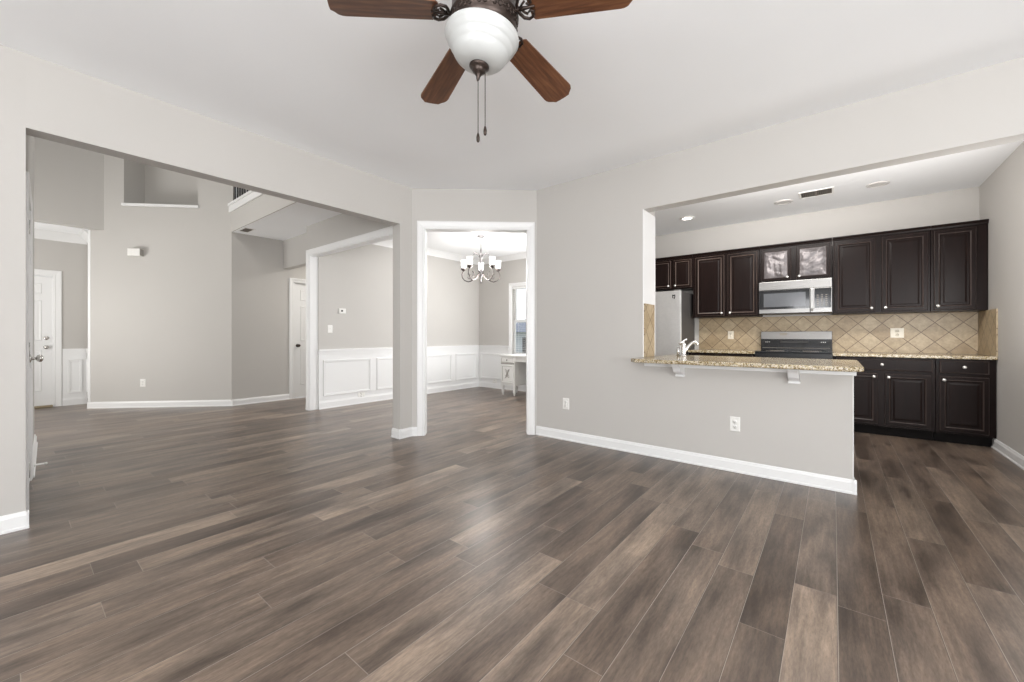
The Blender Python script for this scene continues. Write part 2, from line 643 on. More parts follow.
# windows behind the camera and the patio door at the right
for k in range(3):
    x0 = -1.15 + k * 3.3 / 3
    x1 = x0 + 3.3 / 3
    r = MB().rings((x0, -3.0, 0.47), (1, 0, 0), (0, 0, 1), (0, 1, 0), x1 - x0, 1.96, [(0, -0.08), (0, 0), (0.06, 0), (0.06, -0.05)], back=False, fill=False)
    o = st(r.build('window_%d' % (k + 2), 'trim'), 'white framed living room window behind the viewer', 'window')
    MB().box(x0 + 0.06, x1 - 0.06, -3.06, -3.05, 0.53, 2.37).build('pane', 'glass', o)
o = st(MB().rings((3.11, -1.95, 0), (0, 1, 0), (0, 0, 1), (-1, 0, 0), 3.1, 2.32, [(0, -0.08), (0, 0), (0.08, 0), (0.08, -0.05)], back=False, fill=False).build('door_4', 'trim'), 'white glazed patio door', 'door')
MB().box(3.14, 3.15, -1.87, 1.07, 0.08, 2.24).build('pane', 'glass', o)
MB().box(3.10, 3.15, -0.45, -0.35, 0.08, 2.24).build('door_stile', 'trim', o)

# ------------------------------------------------------------------ kitchen shell
wall('wall_kitchen_right', rect(XR, XR + 0.12, 5.10, 6.74), 0, ZC, label='greige wall right of the dark cabinets')
wall('wall_kitchen_right', rect(XR, XR + 0.12, YBB, 4.02), 0, ZC)
wall('wall_kitchen_right', rect(XR, XR + 0.12, 4.02, 5.10), 0, 0.78)
wall('wall_kitchen_right', rect(XR, XR + 0.12, 4.02, 5.10), 2.12, ZC)
o = st(MB().rings((XR + 0.05, 4.02, 0.78), (0, 1, 0), (0, 0, 1), (-1, 0, 0), 1.08, 1.34, [(0, -0.07), (0, 0.04), (0.05, 0.04), (0.05, -0.03)], back=False, fill=False).build('window_5', 'trim'), 'added unseen kitchen window with white frame beyond the right frame edge', 'window')  # unseen window added to frame the extra kitchen light
MB().box(XR + 0.08, XR + 0.09, 4.07, 5.05, 0.83, 2.07).build('pane', 'glass', o)
wall('wall_kitchen_back', rect(-2.72, XR, YK, YK + 0.12), 0, ZC, label='greige kitchen wall above and behind the dark cabinets')
wall('wall_kitchen_left', rect(-2.72, -2.60, YBB, YK), 0, ZC, label='greige wall between kitchen and dining room')

# ------------------------------------------------------------------ dining room shell
YD0, YD1 = 2.78, 2.90
XW = -6.03
wall('wall_dining_front', rect(-6.15, -3.774, YD0, YD1), 2.30, ZC, label='greige header over the wide dining opening')
wall('wall_dining_front', rect(-3.97, -3.774, YD0, YD1), 0, 2.30, label='wall stub right of the wide dining opening')
wall('wall_dining_left', rect(-6.15, XW, YD1, 6.52), 0, ZC, label='greige dining room wall with thermostat')
wall('wall_dining_far', rect(-6.15, -5.11, 6.40, 6.52), 0, ZC, label='greige far dining wall left of the window')
wall('wall_dining_far', rect(-5.11, -4.25, 6.40, 6.52), 0, 0.72, label='wall below the dining window')
wall('wall_dining_far', rect(-5.11, -4.25, 6.40, 6.52), 2.10, ZC, label='wall above the dining window')
wall('wall_dining_far', rect(-4.25, -2.72, 6.40, 6.52), 0, ZC, label='greige far dining wall right of the window')

# ------------------------------------------------------------------ foyer and hallway shell
wall('wall_hall_header', rect(-7.40, -6.15, 2.95, 3.07), 2.26, ZC, label='greige header over the hallway past the dining room')
wall('wall_foyer_far', rect(-7.52, -7.40, 2.19, 3.12), 0, ZC, label='greige foyer wall before the closet door')
wall('wall_foyer_far', rect(-7.52, -7.40, 3.12, 3.88), 2.05, ZC, label='wall above the closet door')
wall('wall_foyer_far', rect(-7.52, -7.40, 3.88, 5.2), 0, ZC, label='hallway wall past the closet door')
wall('wall_hall_end', rect(-7.40, -6.15, 5.08, 5.2), 0, ZC, label='end wall of the hallway')
# diagonal foyer wall with the plant niche
P0 = V(-7.40, 2.21, 0)
FD = V(-1, -1, 0).normalized()
FB = V(-1, 1, 0).normalized()     # away from the viewer


def fg(s, t=0.0):
    p = P0 + FD * s + FB * t
    return (p.x, p.y)


N0, N1 = 0.511, 1.562             # niche ends along the wall
FL = 2.059
wall('wall_foyer_diagonal', [fg(0), fg(FL), fg(FL, 0.5), fg(0.0, 0.5)], 0, 3.10, label='pale greige diagonal foyer wall under the niche')
wall('wall_foyer_diagonal', [fg(0), fg(N0), fg(N0, 0.5), fg(0, 0.5)], 3.10, ZT, label='diagonal foyer wall right of the niche')
wall('wall_foyer_diagonal', [fg(N1), fg(FL), fg(FL, 0.5), fg(N1, 0.5)], 3.10, ZT, label='diagonal foyer wall left of the niche')
wall('wall_foyer_diagonal', [fg(N0), fg(N1), fg(N1, 0.5), fg(N0, 0.5)], 4.3, ZT, label='diagonal foyer wall over the niche')
wall('wall_foyer_diagonal', [fg(N0, 0.40), fg(N1, 0.40), fg(N1, 0.5), fg(N0, 0.5)], 3.10, 4.3, label='back of the niche in the foyer wall')
st(MB().prism([fg(N0 - 0.02, -0.03), fg(N1 + 0.02, -0.03), fg(N1, 0.40), fg(N0, 0.40)], 3.10, 3.14).build('trim_sill', 'trim', bevel=0.006), 'white sill of the niche high in the foyer wall', 'trim')
# landing half wall over the hallway ceiling
wall('wall_landing', rect(-7.55, XLB, 2.185, 2.20), ZC, 3.15, label='pale half wall of the upstairs landing')
wall('wall_landing', rect(-7.55, XLB, 2.20, 2.29), ZC + 0.24, 3.15, label='inner side of the landing half wall')
trimbox('trim_landing_cap', [(-7.52, XLB, 2.155, 2.325, 3.15, 3.19), (-7.52, XLB, 2.165, 2.19, 3.05, 3.15)], 'white cap and fascia on the landing half wall')
wall('wall_landing_far', rect(-7.60, XLB, 3.9, 4.0), 2.99, ZT, label='upstairs landing wall')
wall('wall_landing_side', rect(-7.60, -7.50, 2.4, 3.9), 2.99, ZT, label='upstairs landing side wall')
# entry nook
XH = -8.70
wall('wall_entry_header', rect(XH - 0.12, XH, -1.6, 0.93), 2.72, ZT, label='greige upper wall over the entry nook')
XD = -9.5
wall('wall_entry', rect(XD - 0.12, XD, 0.44, 0.90), 0, ZC, label='greige entry wall beside the front door')
wall('wall_entry', rect(XD - 0.12, XD, -0.50, 0.44), 2.04, ZC, label='wall above the front door')
wall('wall_entry', rect(XD - 0.12, XD, -1.6, -0.50), 0, ZC)
wall('wall_entry_side', rect(XD, -8.90, 0.80, 0.92), 0, ZC, label='side wall of the entry nook')
wall('wall_foyer_side', rect(XD, -6.4, -1.72, -1.6), 0, ZT)
wall('wall_hall', [(XLB, 0.062), (-6.4, 0.165), (-6.4, 0.04), (XLB, -0.06)], 2.09, ZT - 0.02, label='pale hall wall above the closet door at the left edge')
wall('wall_hall', [(XLB, 0.062), (-3.985, 0.0702), (-3.985, -0.05), (XLB, -0.06)], 0, 2.09)
wall('wall_hall', [(-4.79, 0.1015), (-6.4, 0.165), (-6.4, 0.04), (-4.79, -0.02)], 0, 2.09)
wall('wall_foyer_return', rect(-6.5, -6.4, -1.6, 0.165), 0, ZT)

# ------------------------------------------------------------------ baseboards
baseboard('baseboard_bar', (-2.60, YB), (0.1302, YB), (0, -1), 'white baseboard along the bar wall')
baseboard('baseboard_bar_end', (0.108, YB - 0.0222), (0.108, YBB), (1, 0), 'white baseboard on the half wall end')
baseboard('baseboard_left', (XL, -2.98), (XL, 0.0742), (1, 0), 'white baseboard left of the foyer opening')
baseboard('baseboard_left_end', (XL + 0.0222, 0.062), (XLB, 0.062), (0, 1), 'white baseboard on the end of the left wall', t=0.006)
baseboard('baseboard_corner_end', (XLB, 2.63), (XL + 0.0222, 2.63), (0, -1), 'white baseboard on the corner column end')
baseboard('baseboard_corner', (XL, 2.63 - 0.0218), (XL, 2.795), (1, 0), 'white baseboard on the corner column')
baseboard('baseboard_corner_diagonal', dg(-0.005), dg(0.055), (-NB.x, -NB.y), 'white baseboard beside the dining doorway')
baseboard('baseboard_kitchen_right', (XR, YBB), (XR, 6.10), (-1, 0), 'white baseboard along the kitchen right wall')
baseboard('baseboard_foyer_diagonal', fg(-0.01), fg(FL), (-FB.x, -FB.y), 'white baseboard along the diagonal foyer wall')
baseboard('baseboard_foyer_far', (-7.40, 2.20), (-7.40, 3.05), (1, 0), 'white baseboard on the foyer wall before the closet')
baseboard('baseboard_foyer_far', (-7.40, 3.95), (-7.40, 5.08), (1, 0), 'white baseboard past the closet door')
baseboard('baseboard_hall', (-4.88, 0.105), (-6.4, 0.165), (0.04, 1), 'white baseboard along the left hall wall')
baseboard('baseboard_bar', (XR, YB), (3.08, YB), (0, -1), 'white baseboard right of the kitchen entry')
baseboard('baseboard_right', (3.08, 1.25), (3.08, YB), (-1, 0), 'white baseboard along the living room right wall')
baseboard('baseboard_back', (XL, -2.98), (3.08, -2.98), (0, 1), 'white baseboard under the windows behind the viewer')
baseboard('baseboard_dining_left', (XW, YD1), (XW, 6.40), (1, 0), 'tall white baseboard of the dining left wall', h=0.12)
baseboard('baseboard_dining_far', (XW, 6.40), (-2.72, 6.40), (0, -1), 'tall white baseboard of the dining far wall', h=0.12)
baseboard('baseboard_entry', (XD, 0.53), (XD, 0.80), (1, 0), 'white baseboard beside the front door', h=0.12)

# ------------------------------------------------------------------ casings and crown
def casing(m, o, u, n, w_, h_, cw=0.075, t=0.018):
    """three sided casing around an opening of w_ x h_ (outside the opening) on a wall plane with normal n"""
    o, u, n = V(o), V(u), V(n)
    z = V(0, 0, 1)
    prof = [(0.0, 0), (0.0, t * 0.55), (0.012, t * 0.7), (0.02, t * 0.55), (cw * 0.75, t), (cw * 0.92, t), (cw, t * 0.7), (cw, 0)]
    path = [(-1, 0, 0), (-1, 1, h_), (1, 1, h_), (1, 0, 0)]
    secs = []
    for (sx, top, hh) in path:
        base = o + (u * w_ if sx > 0 else V(0, 0, 0)) + z * hh
        secs.append([m.bm.verts.new(base + u * (sx * a) + (z * a if top else V(0, 0, 0)) + n * d) for a, d in prof])
    for s0, s1 in zip(secs, secs[1:]):
        for i in range(len(prof)):
            m.bm.faces.new((s0[i], s0[(i + 1) % len(prof)], s1[(i + 1) % len(prof)], s1[i]))
    m.bm.faces.new(secs[0][::-1])
    m.bm.faces.new(secs[-1])
    return m


# dining doorway in the diagonal wall
m = MB()
o = A + DD * 0.13
casing(m, o, DD, -NB, 1.157, 2.305)
casing(m, o + NB * 0.13, DD, NB, 1.157, 2.305)
fr = (o, DD, NB, V(0, 0, 1))
m.box(0, 0.012, 0, 0.13, 0, 2.305, frame=fr)
m.box(1.145, 1.157, 0, 0.13, 0, 2.305, frame=fr)
m.box(0.012, 1.145, 0, 0.13, 2.293, 2.307, frame=fr)
st(m.build('trim_dining_doorway', 'trim'), 'white casing around the dining doorway', 'trim')
# wide dining opening from the foyer
m = MB()
casing(m, (-6.06, YD0, 0), (1, 0, 0), (0, -1, 0), 2.09, 2.298, 0.08)
m.box(-6.15, -6.045, YD0, YD1 + 0.01, 0, 2.30)
m.box(-3.985, -3.97, YD0, YD1 + 0.01, 0, 2.30)
m.box(-6.045, -3.985, YD0, YD1 + 0.01, 2.285, 2.30)
st(m.build('trim_dining_opening', 'trim'), 'white cased edge of the wide dining opening', 'trim')
baseboard('baseboard_dining_stub', (-6.165, YD0 + 0.0), (-6.165, YD1), (-1, 0), 'white baseboard on the cased wall end')


def crown(name, p0, p1, nrm, label, z=ZC, s=0.10):
    n = V(nrm[0], nrm[1], 0).normalized()
    d = V(p1[0] - p0[0], p1[1] - p0[1], 0)
    prof = [(0, 0), (0, -s), (0.012, -s), (0.016, -s * 0.85), (s * 0.4, -s * 0.5), (s * 0.75, -s * 0.16), (s * 0.9, -0.012), (s, 0)]
    return st(MB().extrude([V(p0[0], p0[1], z) + n * a + V(0, 0, b) for a, b in prof], d).build(name, 'trim'), label, 'trim')


crown('trim_crown_dining_left', (XW, YD1), (XW, 6.40), (1, 0), 'white crown moulding of the dining left wall')
crown('trim_crown_dining_far', (XW, 6.40), (-2.72, 6.40), (0, -1), 'white crown moulding of the dining far wall')
crown('trim_crown_entry', (XD, -1.6), (XD, 0.80), (1, 0), 'white crown moulding over the front door', z=2.72, s=0.13)
crown('trim_crown_entry_side', (XD, 0.80), (-8.88, 0.80), (0, -1), 'white crown moulding of the entry side wall', z=2.72, s=0.11)


# wainscot: skin, chair rail and picture-frame moulding
def wainscot(name, o, u, n, length, panels, ztop, label, zp0=0.19, zp1=0.735):
    o, u, n = V(o), V(u), V(n)
    z = V(0, 0, 1)
    m = MB()
    fr = (o, u, z, n)
    m.box(0, length, 0.10, ztop - 0.075, 0, 0.006, frame=fr)
    m.box(0, length, ztop - 0.075, ztop - 0.03, 0, 0.016, frame=fr)
    m.box(0, length, ztop - 0.03, ztop, 0, 0.030, frame=fr)
    for a, b in panels:
        m.rings(o + u * a + z * zp0 + n * 0.006, u, z, n, b - a, zp1 - zp0,
                [(0, 0), (0.002, 0.014), (0.012, 0.016), (0.02, 0.010), (0.03, 0.012), (0.036, 0.0005)], back=False)
    return st(m.build(name, 'trim'), label, 'trim')


pl = [(0.07 + k * 0.91, 0.07 + k * 0.91 + 0.80) for k in range(4)]
pl[-1] = (pl[-1][0], 3.42)
wainscot('trim_wainscot_left', (XW, YD1, 0), (0, 1, 0), (1, 0, 0), 3.5, pl[:3] + [(2.80, 3.42)], 0.90, 'white panelled wainscot along the dining left wall')
wainscot('trim_wainscot_far', (XW, 6.40, 0), (1, 0, 0), (0, -1, 0), 0.84, [(0.06, 0.78)], 0.90, 'white panelled wainscot left of the dining window')
wainscot('trim_wainscot_under_window', (-5.19, 6.40, 0), (1, 0, 0), (0, -1, 0), 1.01, [(0.10, 0.91)], 0.70, 'white panelled wainscot under the dining window', zp1=0.58)
wainscot('trim_wainscot_far', (-4.18, 6.40, 0), (1, 0, 0), (0, -1, 0), 1.44, [(0.06, 0.70), (0.76, 1.38)], 0.90, 'white panelled wainscot right of the dining window')
wainscot('trim_wainscot_entry', (XD, 0.53, 0), (0, 1, 0), (1, 0, 0), 0.27, [(0.055, 0.215)], 0.90, 'white panelled wainscot beside the front door')
wainscot('trim_wainscot_entry_side', (-9.47, 0.80, 0), (1, 0, 0), (0, -1, 0), 0.57, [(0.07, 0.50)], 0.90, 'white wainscot on the entry side wall')
# jamb liner of the pass through and half wall end board
trimbox('trim_pass_jamb', [(-1.39, -1.382, YB - 0.004, 4.02, 0.91, 2.29)], 'white jamb of the kitchen pass through', 0.002)
trimbox('trim_half_wall_end', [(0.108, 0.114, YB, YBB, 0.098, 0.845)], 'white end board of the half wall', 0.002)
trimbox('trim_bar_apron', [(-1.37, 0.128, YB - 0.022, YB, 0.828, 0.872), (-1.37, 0.128, YB - 0.034, YB - 0.022, 0.852, 0.872),
                           (0.114, 0.128, YB, YBB, 0.828, 0.872)], 'white moulding under the granite bar', 0.004)
# corner bead of the diagonal foyer wall
trimbox('trim_foyer_corner', [(0.0, 0.035, -0.004, 0.012, 0.1, 2.72)], 'pale corner bead at the entry nook', 0.003,
        frame=(V(*fg(FL), 0), -FD, FB, V(0, 0, 1)))

# ------------------------------------------------------------------ doors
RINGP = [(0, 0), (0.012, -0.008), (0.03, -0.008), (0.05, -0.001)]


def door_leaf(name, o, u, n, w_, h_, label, t=0.035, knob_at=None, knob_mat='nickel', dead=None, layout=None):
    """six panel door leaf: o = bottom corner on the front face"""
    o, u, n = V(o), V(u), V(n)
    z = V(0, 0, 1)
    m = MB()
    m.box(0, w_, 0, h_, -t, 0, frame=(o, u, z, n))
    st_ = 0.11
    pw = (w_ - 3 * st_) / 2
    for x in (st_, 2 * st_ + pw):
        for (a, b) in ((0.22, 0.86), (1.0, 1.62), (1.72, h_ - 0.11)):
            m.rings(o + u * x + z * a + n * 0.0005, u, z, n, pw, b - a, [(0, 0.0), (0.006, 0.006), (0.016, 0.006), (0.03, 0.0015), (0.05, 0.0035)], back=False)
    ob = st(m.build(name, 'trim'), label, 'door')
    if knob_at:
        kx, kz = knob_at
        c = o + u * kx + z * kz
        k = MB().lathe([(0.03, 0), (0.03, 0.006), (0.012, 0.010), (0.011, 0.03), (0.022, 0.036), (0.028, 0.048), (0.026, 0.06), (0.014, 0.067), (0.001, 0.069)], c, n, 20)
        h = k.build('door_knob', knob_mat, ob)
        h['label'] = 'round metal door knob'
    if dead:
        c = o + u * dead[0] + z * dead[1]
        MB().lathe([(0.03, 0), (0.03, 0.012), (0.022, 0.018), (0.001, 0.019)], c, n, 20).build('deadbolt', knob_mat, ob)
    return ob


# front door
fdoor = door_leaf('door_1', (XD - 0.03, -0.47, 0.03), (0, 1, 0), (1, 0, 0), 0.90, 1.99, 'white panelled front door', knob_at=(0.835, 0.90), dead=(0.835, 1.04))
MB().lathe([(0.014, 0), (0.014, 0.004), (0.001, 0.005)], (XD - 0.03, -0.03, 1.5), (1, 0, 0), 16).build('peephole', 'nickel', fdoor)
m = MB()
casing(m, (XD, -0.50, 0), (0, 1, 0), (1, 0, 0), 0.94, 2.04, 0.085)
m.box(XD - 0.12, XD, -0.50, -0.48, 0, 2.04).box(XD - 0.12, XD, 0.43, 0.44, 0, 2.04).box(XD - 0.12, XD, -0.48, 0.43, 2.025, 2.04)
st(m.build('trim_front_door', 'trim'), 'white casing of the front door', 'trim')
st(MB().box(XD - 0.10, XD + 0.04, -0.48, 0.43, 0, 0.03).build('trim_threshold', 'threshold', bevel=0.006), 'brown wooden threshold under the front door', 'trim')
# hallway closet door
door_leaf('door_2', (-7.425, 3.14, 0.012), (0, 1, 0), (1, 0, 0), 0.72, 2.02, 'white panelled closet door in the hallway', knob_at=(0.06, 0.92), knob_mat='bronze')
m = MB()
casing(m, (-7.40, 3.12, 0), (0, 1, 0), (1, 0, 0), 0.76, 2.045, 0.07)
m.box(-7.52, -7.40, 3.12, 3.137, 0, 2.045).box(-7.52, -7.40, 3.863, 3.88, 0, 2.045).box(-7.52, -7.40, 3.137, 3.863, 2.033, 2.05)
st(m.build('trim_closet_door', 'trim'), 'white casing of the hallway closet door', 'trim')
# closed door in the hall wall at the left edge, seen almost edge on
HU = V(-2.626, 0.103, 0).normalized()
HN = V(0.103, 2.626, 0).normalized()
ho = V(-3.985, 0.0702, 0)
hd = door_leaf('door_3', ho + HU * 0.02 + V(0, 0, 0.012) + HN * 0.0, HU, HN, 0.765, 2.04, 'white door in the hall wall seen nearly edge on', knob_at=(0.70, 0.925))
for zz in (0.25, 1.02, 1.80):
    MB().tube([ho + HU * 0.012 + HN * 0.008 + V(0, 0, zz - 0.045), ho + HU * 0.012 + HN * 0.008 + V(0, 0, zz + 0.045)], 0.007).build('hinge', 'nickel', hd)
m = MB()
casing(m, ho, HU, HN, 0.80, 2.06, 0.07, 0.013)
st(m.build('trim_hall_door', 'trim'), 'white casing of the door at the left edge', 'trim')

# ------------------------------------------------------------------ dining window
m = MB()
WX0, WX1, WZ0, WZ1 = -5.11, -4.25, 0.72, 2.10
casing(m, (WX0, 6.40, WZ0), (1, 0, 0), (0, -1, 0), WX1 - WX0, WZ1 - WZ0, 0.075)
m.box(WX0 - 0.10, WX1 + 0.10, 6.345, 6.42, WZ0 - 0.03, WZ0)
win = st(m.build('window_1', 'trim'), 'white framed dining room window with blinds', 'window')
for (z0, z1, yy) in ((WZ0, 1.42, 6.455), (1.39, WZ1, 6.485)):
    MB().rings((WX0, yy, z0), (1, 0, 0), (0, 0, 1), (0, -1, 0), WX1 - WX0, z1 - z0, [(0, -0.03), (0, 0), (0.045, 0), (0.045, -0.02)], back=False, fill=False).build('sash', 'trim', win)
    MB().box(WX0 + 0.045, WX1 - 0.045, yy + 0.012, yy + 0.016, z0 + 0.045, z1 - 0.045).build('pane', 'glass', win)
bl = MB()
bl.box(WX0 + 0.01, WX1 - 0.01, 6.405, 6.445, WZ1 - 0.045, WZ1 - 0.005)
nz_ = 34
for k in range(nz_):
    zc = WZ0 + 0.03 + k * (WZ1 - WZ0 - 0.09) / nz_
    fr = (V(WX0 + 0.015, 6.425, zc), V(1, 0, 0), V(0, math.cos(0.06), math.sin(0.06)), V(0, -math.sin(0.06), math.cos(0.06)))
    bl.box(0, WX1 - WX0 - 0.03, -0.012, 0.012, -0.0008, 0.0008, frame=fr)
for xx in (WX0 + 0.15, WX1 - 0.15):
    bl.box(xx - 0.001, xx + 0.001, 6.424, 6.426, WZ0 + 0.02, WZ1 - 0.02)
bl.build('blind', 'blind', win)
# seen through it: lawn and a neighbouring house
st(MB().box(-22, 6, 6.8, 34, -0.5, -0.4).build('ground', 'grass'), 'lawn outside the dining window', 'ground')
hs = thing('house', (-11, 20, -0.4), 'pale grey neighbouring house seen through the dining window blinds', 'house')
MB().box(-15, -7.4, 18, 24, -0.4, 1.3).build('wall', 'siding', hs)
MB().extrude([V(-15.3, 17.6, 1.3), V(-15.3, 21, 2.3), V(-15.3, 24.4, 1.3)], (8.3, 0, 0)).build('roof', 'roofing', hs)
for xx in (-13.6, -11.2, -9.4):
    MB().box(xx, xx + 0.9, 17.96, 18.02, 0.0, 1.0).build('window', 'blackglass', hs)

# ------------------------------------------------------------------ wall plates
def outlet(loc, u, n, label, mat='plastic', group=None, w_=0.074, h_=0.118, kind='outlet'):
    loc, u, n = V(loc), V(u).normalized(), V(n).normalized()
    z = V(0, 0, 1)
    t = thing('wall_outlet' if kind == 'outlet' else 'light_switch', loc, label, 'outlet' if kind == 'outlet' else 'switch', group)
    MB().rings(loc - u * w_ / 2 - z * h_ / 2, u, z, n, w_, h_, [(0, 0), (0, 0.003), (0.004, 0.006)]).build('cover_plate', mat, t)
    if kind == 'outlet':
        for s in (-1, 1):
            c = loc + z * (s * 0.021)
            q = MB().lathe([(0.0165, 0.006), (0.0165, 0.0085), (0.001, 0.0086)], c, n, 16).build('socket', mat, t)
            sm = MB()
            for dx in (-0.006, 0.006):
                sm.box(dx - 0.001, dx + 0.001, -0.002, 0.006, 0.0084, 0.0090, frame=(c, u, z, n))
            sm.box(-0.002, 0.002, -0.010, -0.006, 0.0084, 0.0090, frame=(c, u, z, n))
            sm.build('slot', 'slot', q)
        MB().lathe([(0.003, 0.006), (0.003, 0.0075), (0.0005, 0.0078)], loc, n, 10).build('screw', 'nickel', t)
    else:
        MB().box(-0.006, 0.006, -0.012, 0.012, 0.006, 0.009, frame=(loc, u, z, n)).build('switch_plate_slot', mat, t)
        MB().box(-0.004, 0.004, 0.0, 0.010, 0.009, 0.017, frame=(loc, u, z, n)).build('toggle', mat, t)
    return t


outlet((-0.625, YB, 0.388), (1, 0, 0), (0, -1, 0), 'white wall outlet under the granite bar on the half wall')
outlet((-2.219, YB, 0.385), (1, 0, 0), (0, -1, 0), 'white wall outlet just right of the dining doorway')
outlet((-1.171, YK - 0.012, 1.117), (1, 0, 0), (0, -1, 0), 'ivory outlet on tan tile left of the stove', 'ivory')
outlet((0.597, YK - 0.012, 1.14), (1, 0, 0), (0, -1, 0), 'ivory outlet on tan tile right of the stove', 'ivory', w_=0.118)
q = P0 + FD * 1.296
outlet((q.x, q.y, 0.38), (1, 1, 0), (1, -1, 0), 'white outlet low on the diagonal foyer wall')
outlet((XW + 0.006, 3.595, 0.145), (0, 1, 0), (1, 0, 0), 'white outlet low in the wainscot below the thermostat', w_=0.118, h_=0.074)
outlet((-5.569, 6.394, 0.145), (1, 0, 0), (0, -1, 0), 'white outlet low in the wainscot left of the white desk', w_=0.118, h_=0.074)
outlet((XW, 3.077, 1.21), (0, 1, 0), (1, 0, 0), 'white light switch below the thermostat on the dining wall', kind='switch')

t = thing('thermostat', (XW, 3.27, 1.47), 'white thermostat with dark display on the dining room wall', 'thermostat')
MB().box(3.215, 3.325, 1.455, 1.535, 0, 0.02, bevel=0.006, frame=(V(XW, 0, 0), V(0, 1, 0), V(0, 0, 1), V(1, 0, 0))).build('thermostat_body', 'plastic', t)
MB().box(3.245, 3.275, 1.482, 1.51, 0.019, 0.0215, frame=(V(XW, 0, 0), V(0, 1, 0), V(0, 0, 1), V(1, 0, 0))).build('display', 'slot', t)
# door chime
q = P0 + FD * 1.367
t = thing('door_chime', (q.x, q.y, 2.32), 'white door chime box high on the diagonal foyer wall', 'chime')
fr = (V(q.x, q.y, 0), -FD, V(0, 0, 1), -FB)
MB().box(-0.085, 0.085, 2.325, 2.435, 0, 0.085, bevel=0.006, frame=fr).build('chime_cover', 'plastic', t)
MB().box(-0.07, 0.07, 2.435, 2.44, 0.005, 0.08, frame=fr).box(0.085, 0.0865, 2.33, 2.43, 0.006, 0.078, frame=fr).build('side_grille', 'deskline', t)
# door stop on the hall baseboard
c = ho + HU * 1.10 + HN * 0.016 + V(0, 0, 0.055)
t = thing('door_stop', c, 'white door stop sticking out from the left hall baseboard', 'door stop')
MB().lathe([(0.013, 0), (0.013, 0.004), (0.008, 0.006), (0.008, 0.055)], c, HN, 12).build('stop_rod', 'plastic', t)
MB().lathe([(0.010, 0.055), (0.010, 0.068), (0.006, 0.072), (0.0005, 0.073)], c, HN, 12).build('rubber_tip', 'plastic', t)

# ------------------------------------------------------------------ ceiling fittings
def recessed(x, y, on, label):
    t = thing('recessed_light', (x, y, ZC), label, 'light', 'recessed lights in the kitchen ceiling')
    MB().lathe([(0.062, -0.002), (0.098, -0.001), (0.098, -0.005), (0.080, -0.012), (0.066, -0.014), (0.062, -0.006)], (x, y, ZC), (0, 0, 1), 32, cap=False).build('trim_ring', 'plastic' if on else 'bulboff', t)
    MB().lathe([(0.064, -0.002), (0.064, -0.006), (0.04, -0.010), (0.001, -0.012)], (x, y, ZC), (0, 0, 1), 32).build('lens', 'bulbon' if on else 'bulboff', t)
    if on:
        l = bpy.data.lights.new('recessed_lamp', 'SPOT')
        l.energy = 30
        l.spot_size = 2.2
        l.spot_blend = 0.6
        l.shadow_soft_size = 0.05
        l.color = (1, 0.96, 0.9)
        lo = bpy.data.objects.new('recessed_lamp', l)
        COL.objects.link(lo)
        lo.location = (x, y, ZC - 0.03)
    return t


recessed(-1.58, 5.87, True, 'glowing recessed light in kitchen ceiling, the leftmost one')
recessed(-0.47, 5.90, False, 'unlit recessed light between the glowing one and the kitchen vent')
recessed(0.378, 5.84, False, 'unlit recessed light right of the kitchen ceiling vent')


def register(x, y, w_, d_, ang, label, group=None, two=True):
    t = thing('ceiling_vent', (x, y, ZC), label, 'vent', group)
    ca, sa = math.cos(ang), math.sin(ang)
    fr = (V(x, y, ZC), V(ca, sa, 0), V(-sa, ca, 0), V(0, 0, -1))
    o = fr[0] - fr[1] * w_ / 2 - fr[2] * d_ / 2
    MB().rings(o, fr[1], fr[2], fr[3], w_, d_, [(0, 0), (0, 0.004), (0.008, 0.007), (0.02, 0.007), (0.02, 0.002)], back=False, fill=False).build('vent_frame', 'plastic', t)
    MB().box(-w_ / 2 + 0.019, w_ / 2 - 0.019, -d_ / 2 + 0.019, d_ / 2 - 0.019, 0.0005, 0.002, frame=fr).build('duct', 'ductin', t)
    m_ = MB()
    n_ = int((w_ - 0.04) / 0.016)
    for k in range(n_):
        xx = -w_ / 2 + 0.026 + k * (w_ - 0.046) / max(1, n_ - 1)
        m_.box(xx - 0.0022, xx + 0.0022, -d_ / 2 + 0.019, d_ / 2 - 0.019, 0.002, 0.006, frame=fr)
    if two:
        m_.box(-0.009, 0.009, -d_ / 2 + 0.019, d_ / 2 - 0.019, 0.002, 0.007, frame=fr)
    m_.build('louvers', 'vent', t)
    return t


register(-0.15, 5.76, 0.32, 0.25, 0, 'brown and white vent in the kitchen ceiling between recessed lights')
register(-7.07, 2.29, 0.30, 0.15, 0, 'small dark vent in the foyer ceiling under the landing', two=False)

# ------------------------------------------------------------------ landing railing
t = thing('stair_railing', (-6.0, 2.24, 3.19), 'dark iron balusters of the upstairs landing railing', 'railing')
for k in range(34):
    x = -7.40 + k * 0.105
    MB().box(x - 0.008, x + 0.008, 2.232, 2.248, 3.19, 4.0).build('baluster', 'iron', t)
MB().box(-7.46, XLB - 0.1, 2.21, 2.27, 4.0, 4.05, bevel=0.01).build('handrail', 'iron', t)
MB().box(-7.52, -7.44, 2.20, 2.28, 3.19, 4.12, bevel=0.005).build('newel_post', 'trim', t)


# ------------------------------------------------------------------ granite bar
def bar():
    t = thing('bar_countertop', (-0.6, YB, 0.872), 'speckled granite bar top on the half wall', 'countertop')
    z0, z1 = 0.872, 0.905
    poly = [(-1.425, YB - 0.001), (-1.425, 3.50), (-1.36, 3.425), (0.095, 3.425), (0.16, 3.49), (0.16, 4.44), (-1.370, 4.44), (-1.370, YB - 0.001)]
    return MB().prism(poly, z0, z1).build('granite_slab', 'granite', t, bevel=0.009)


bar()


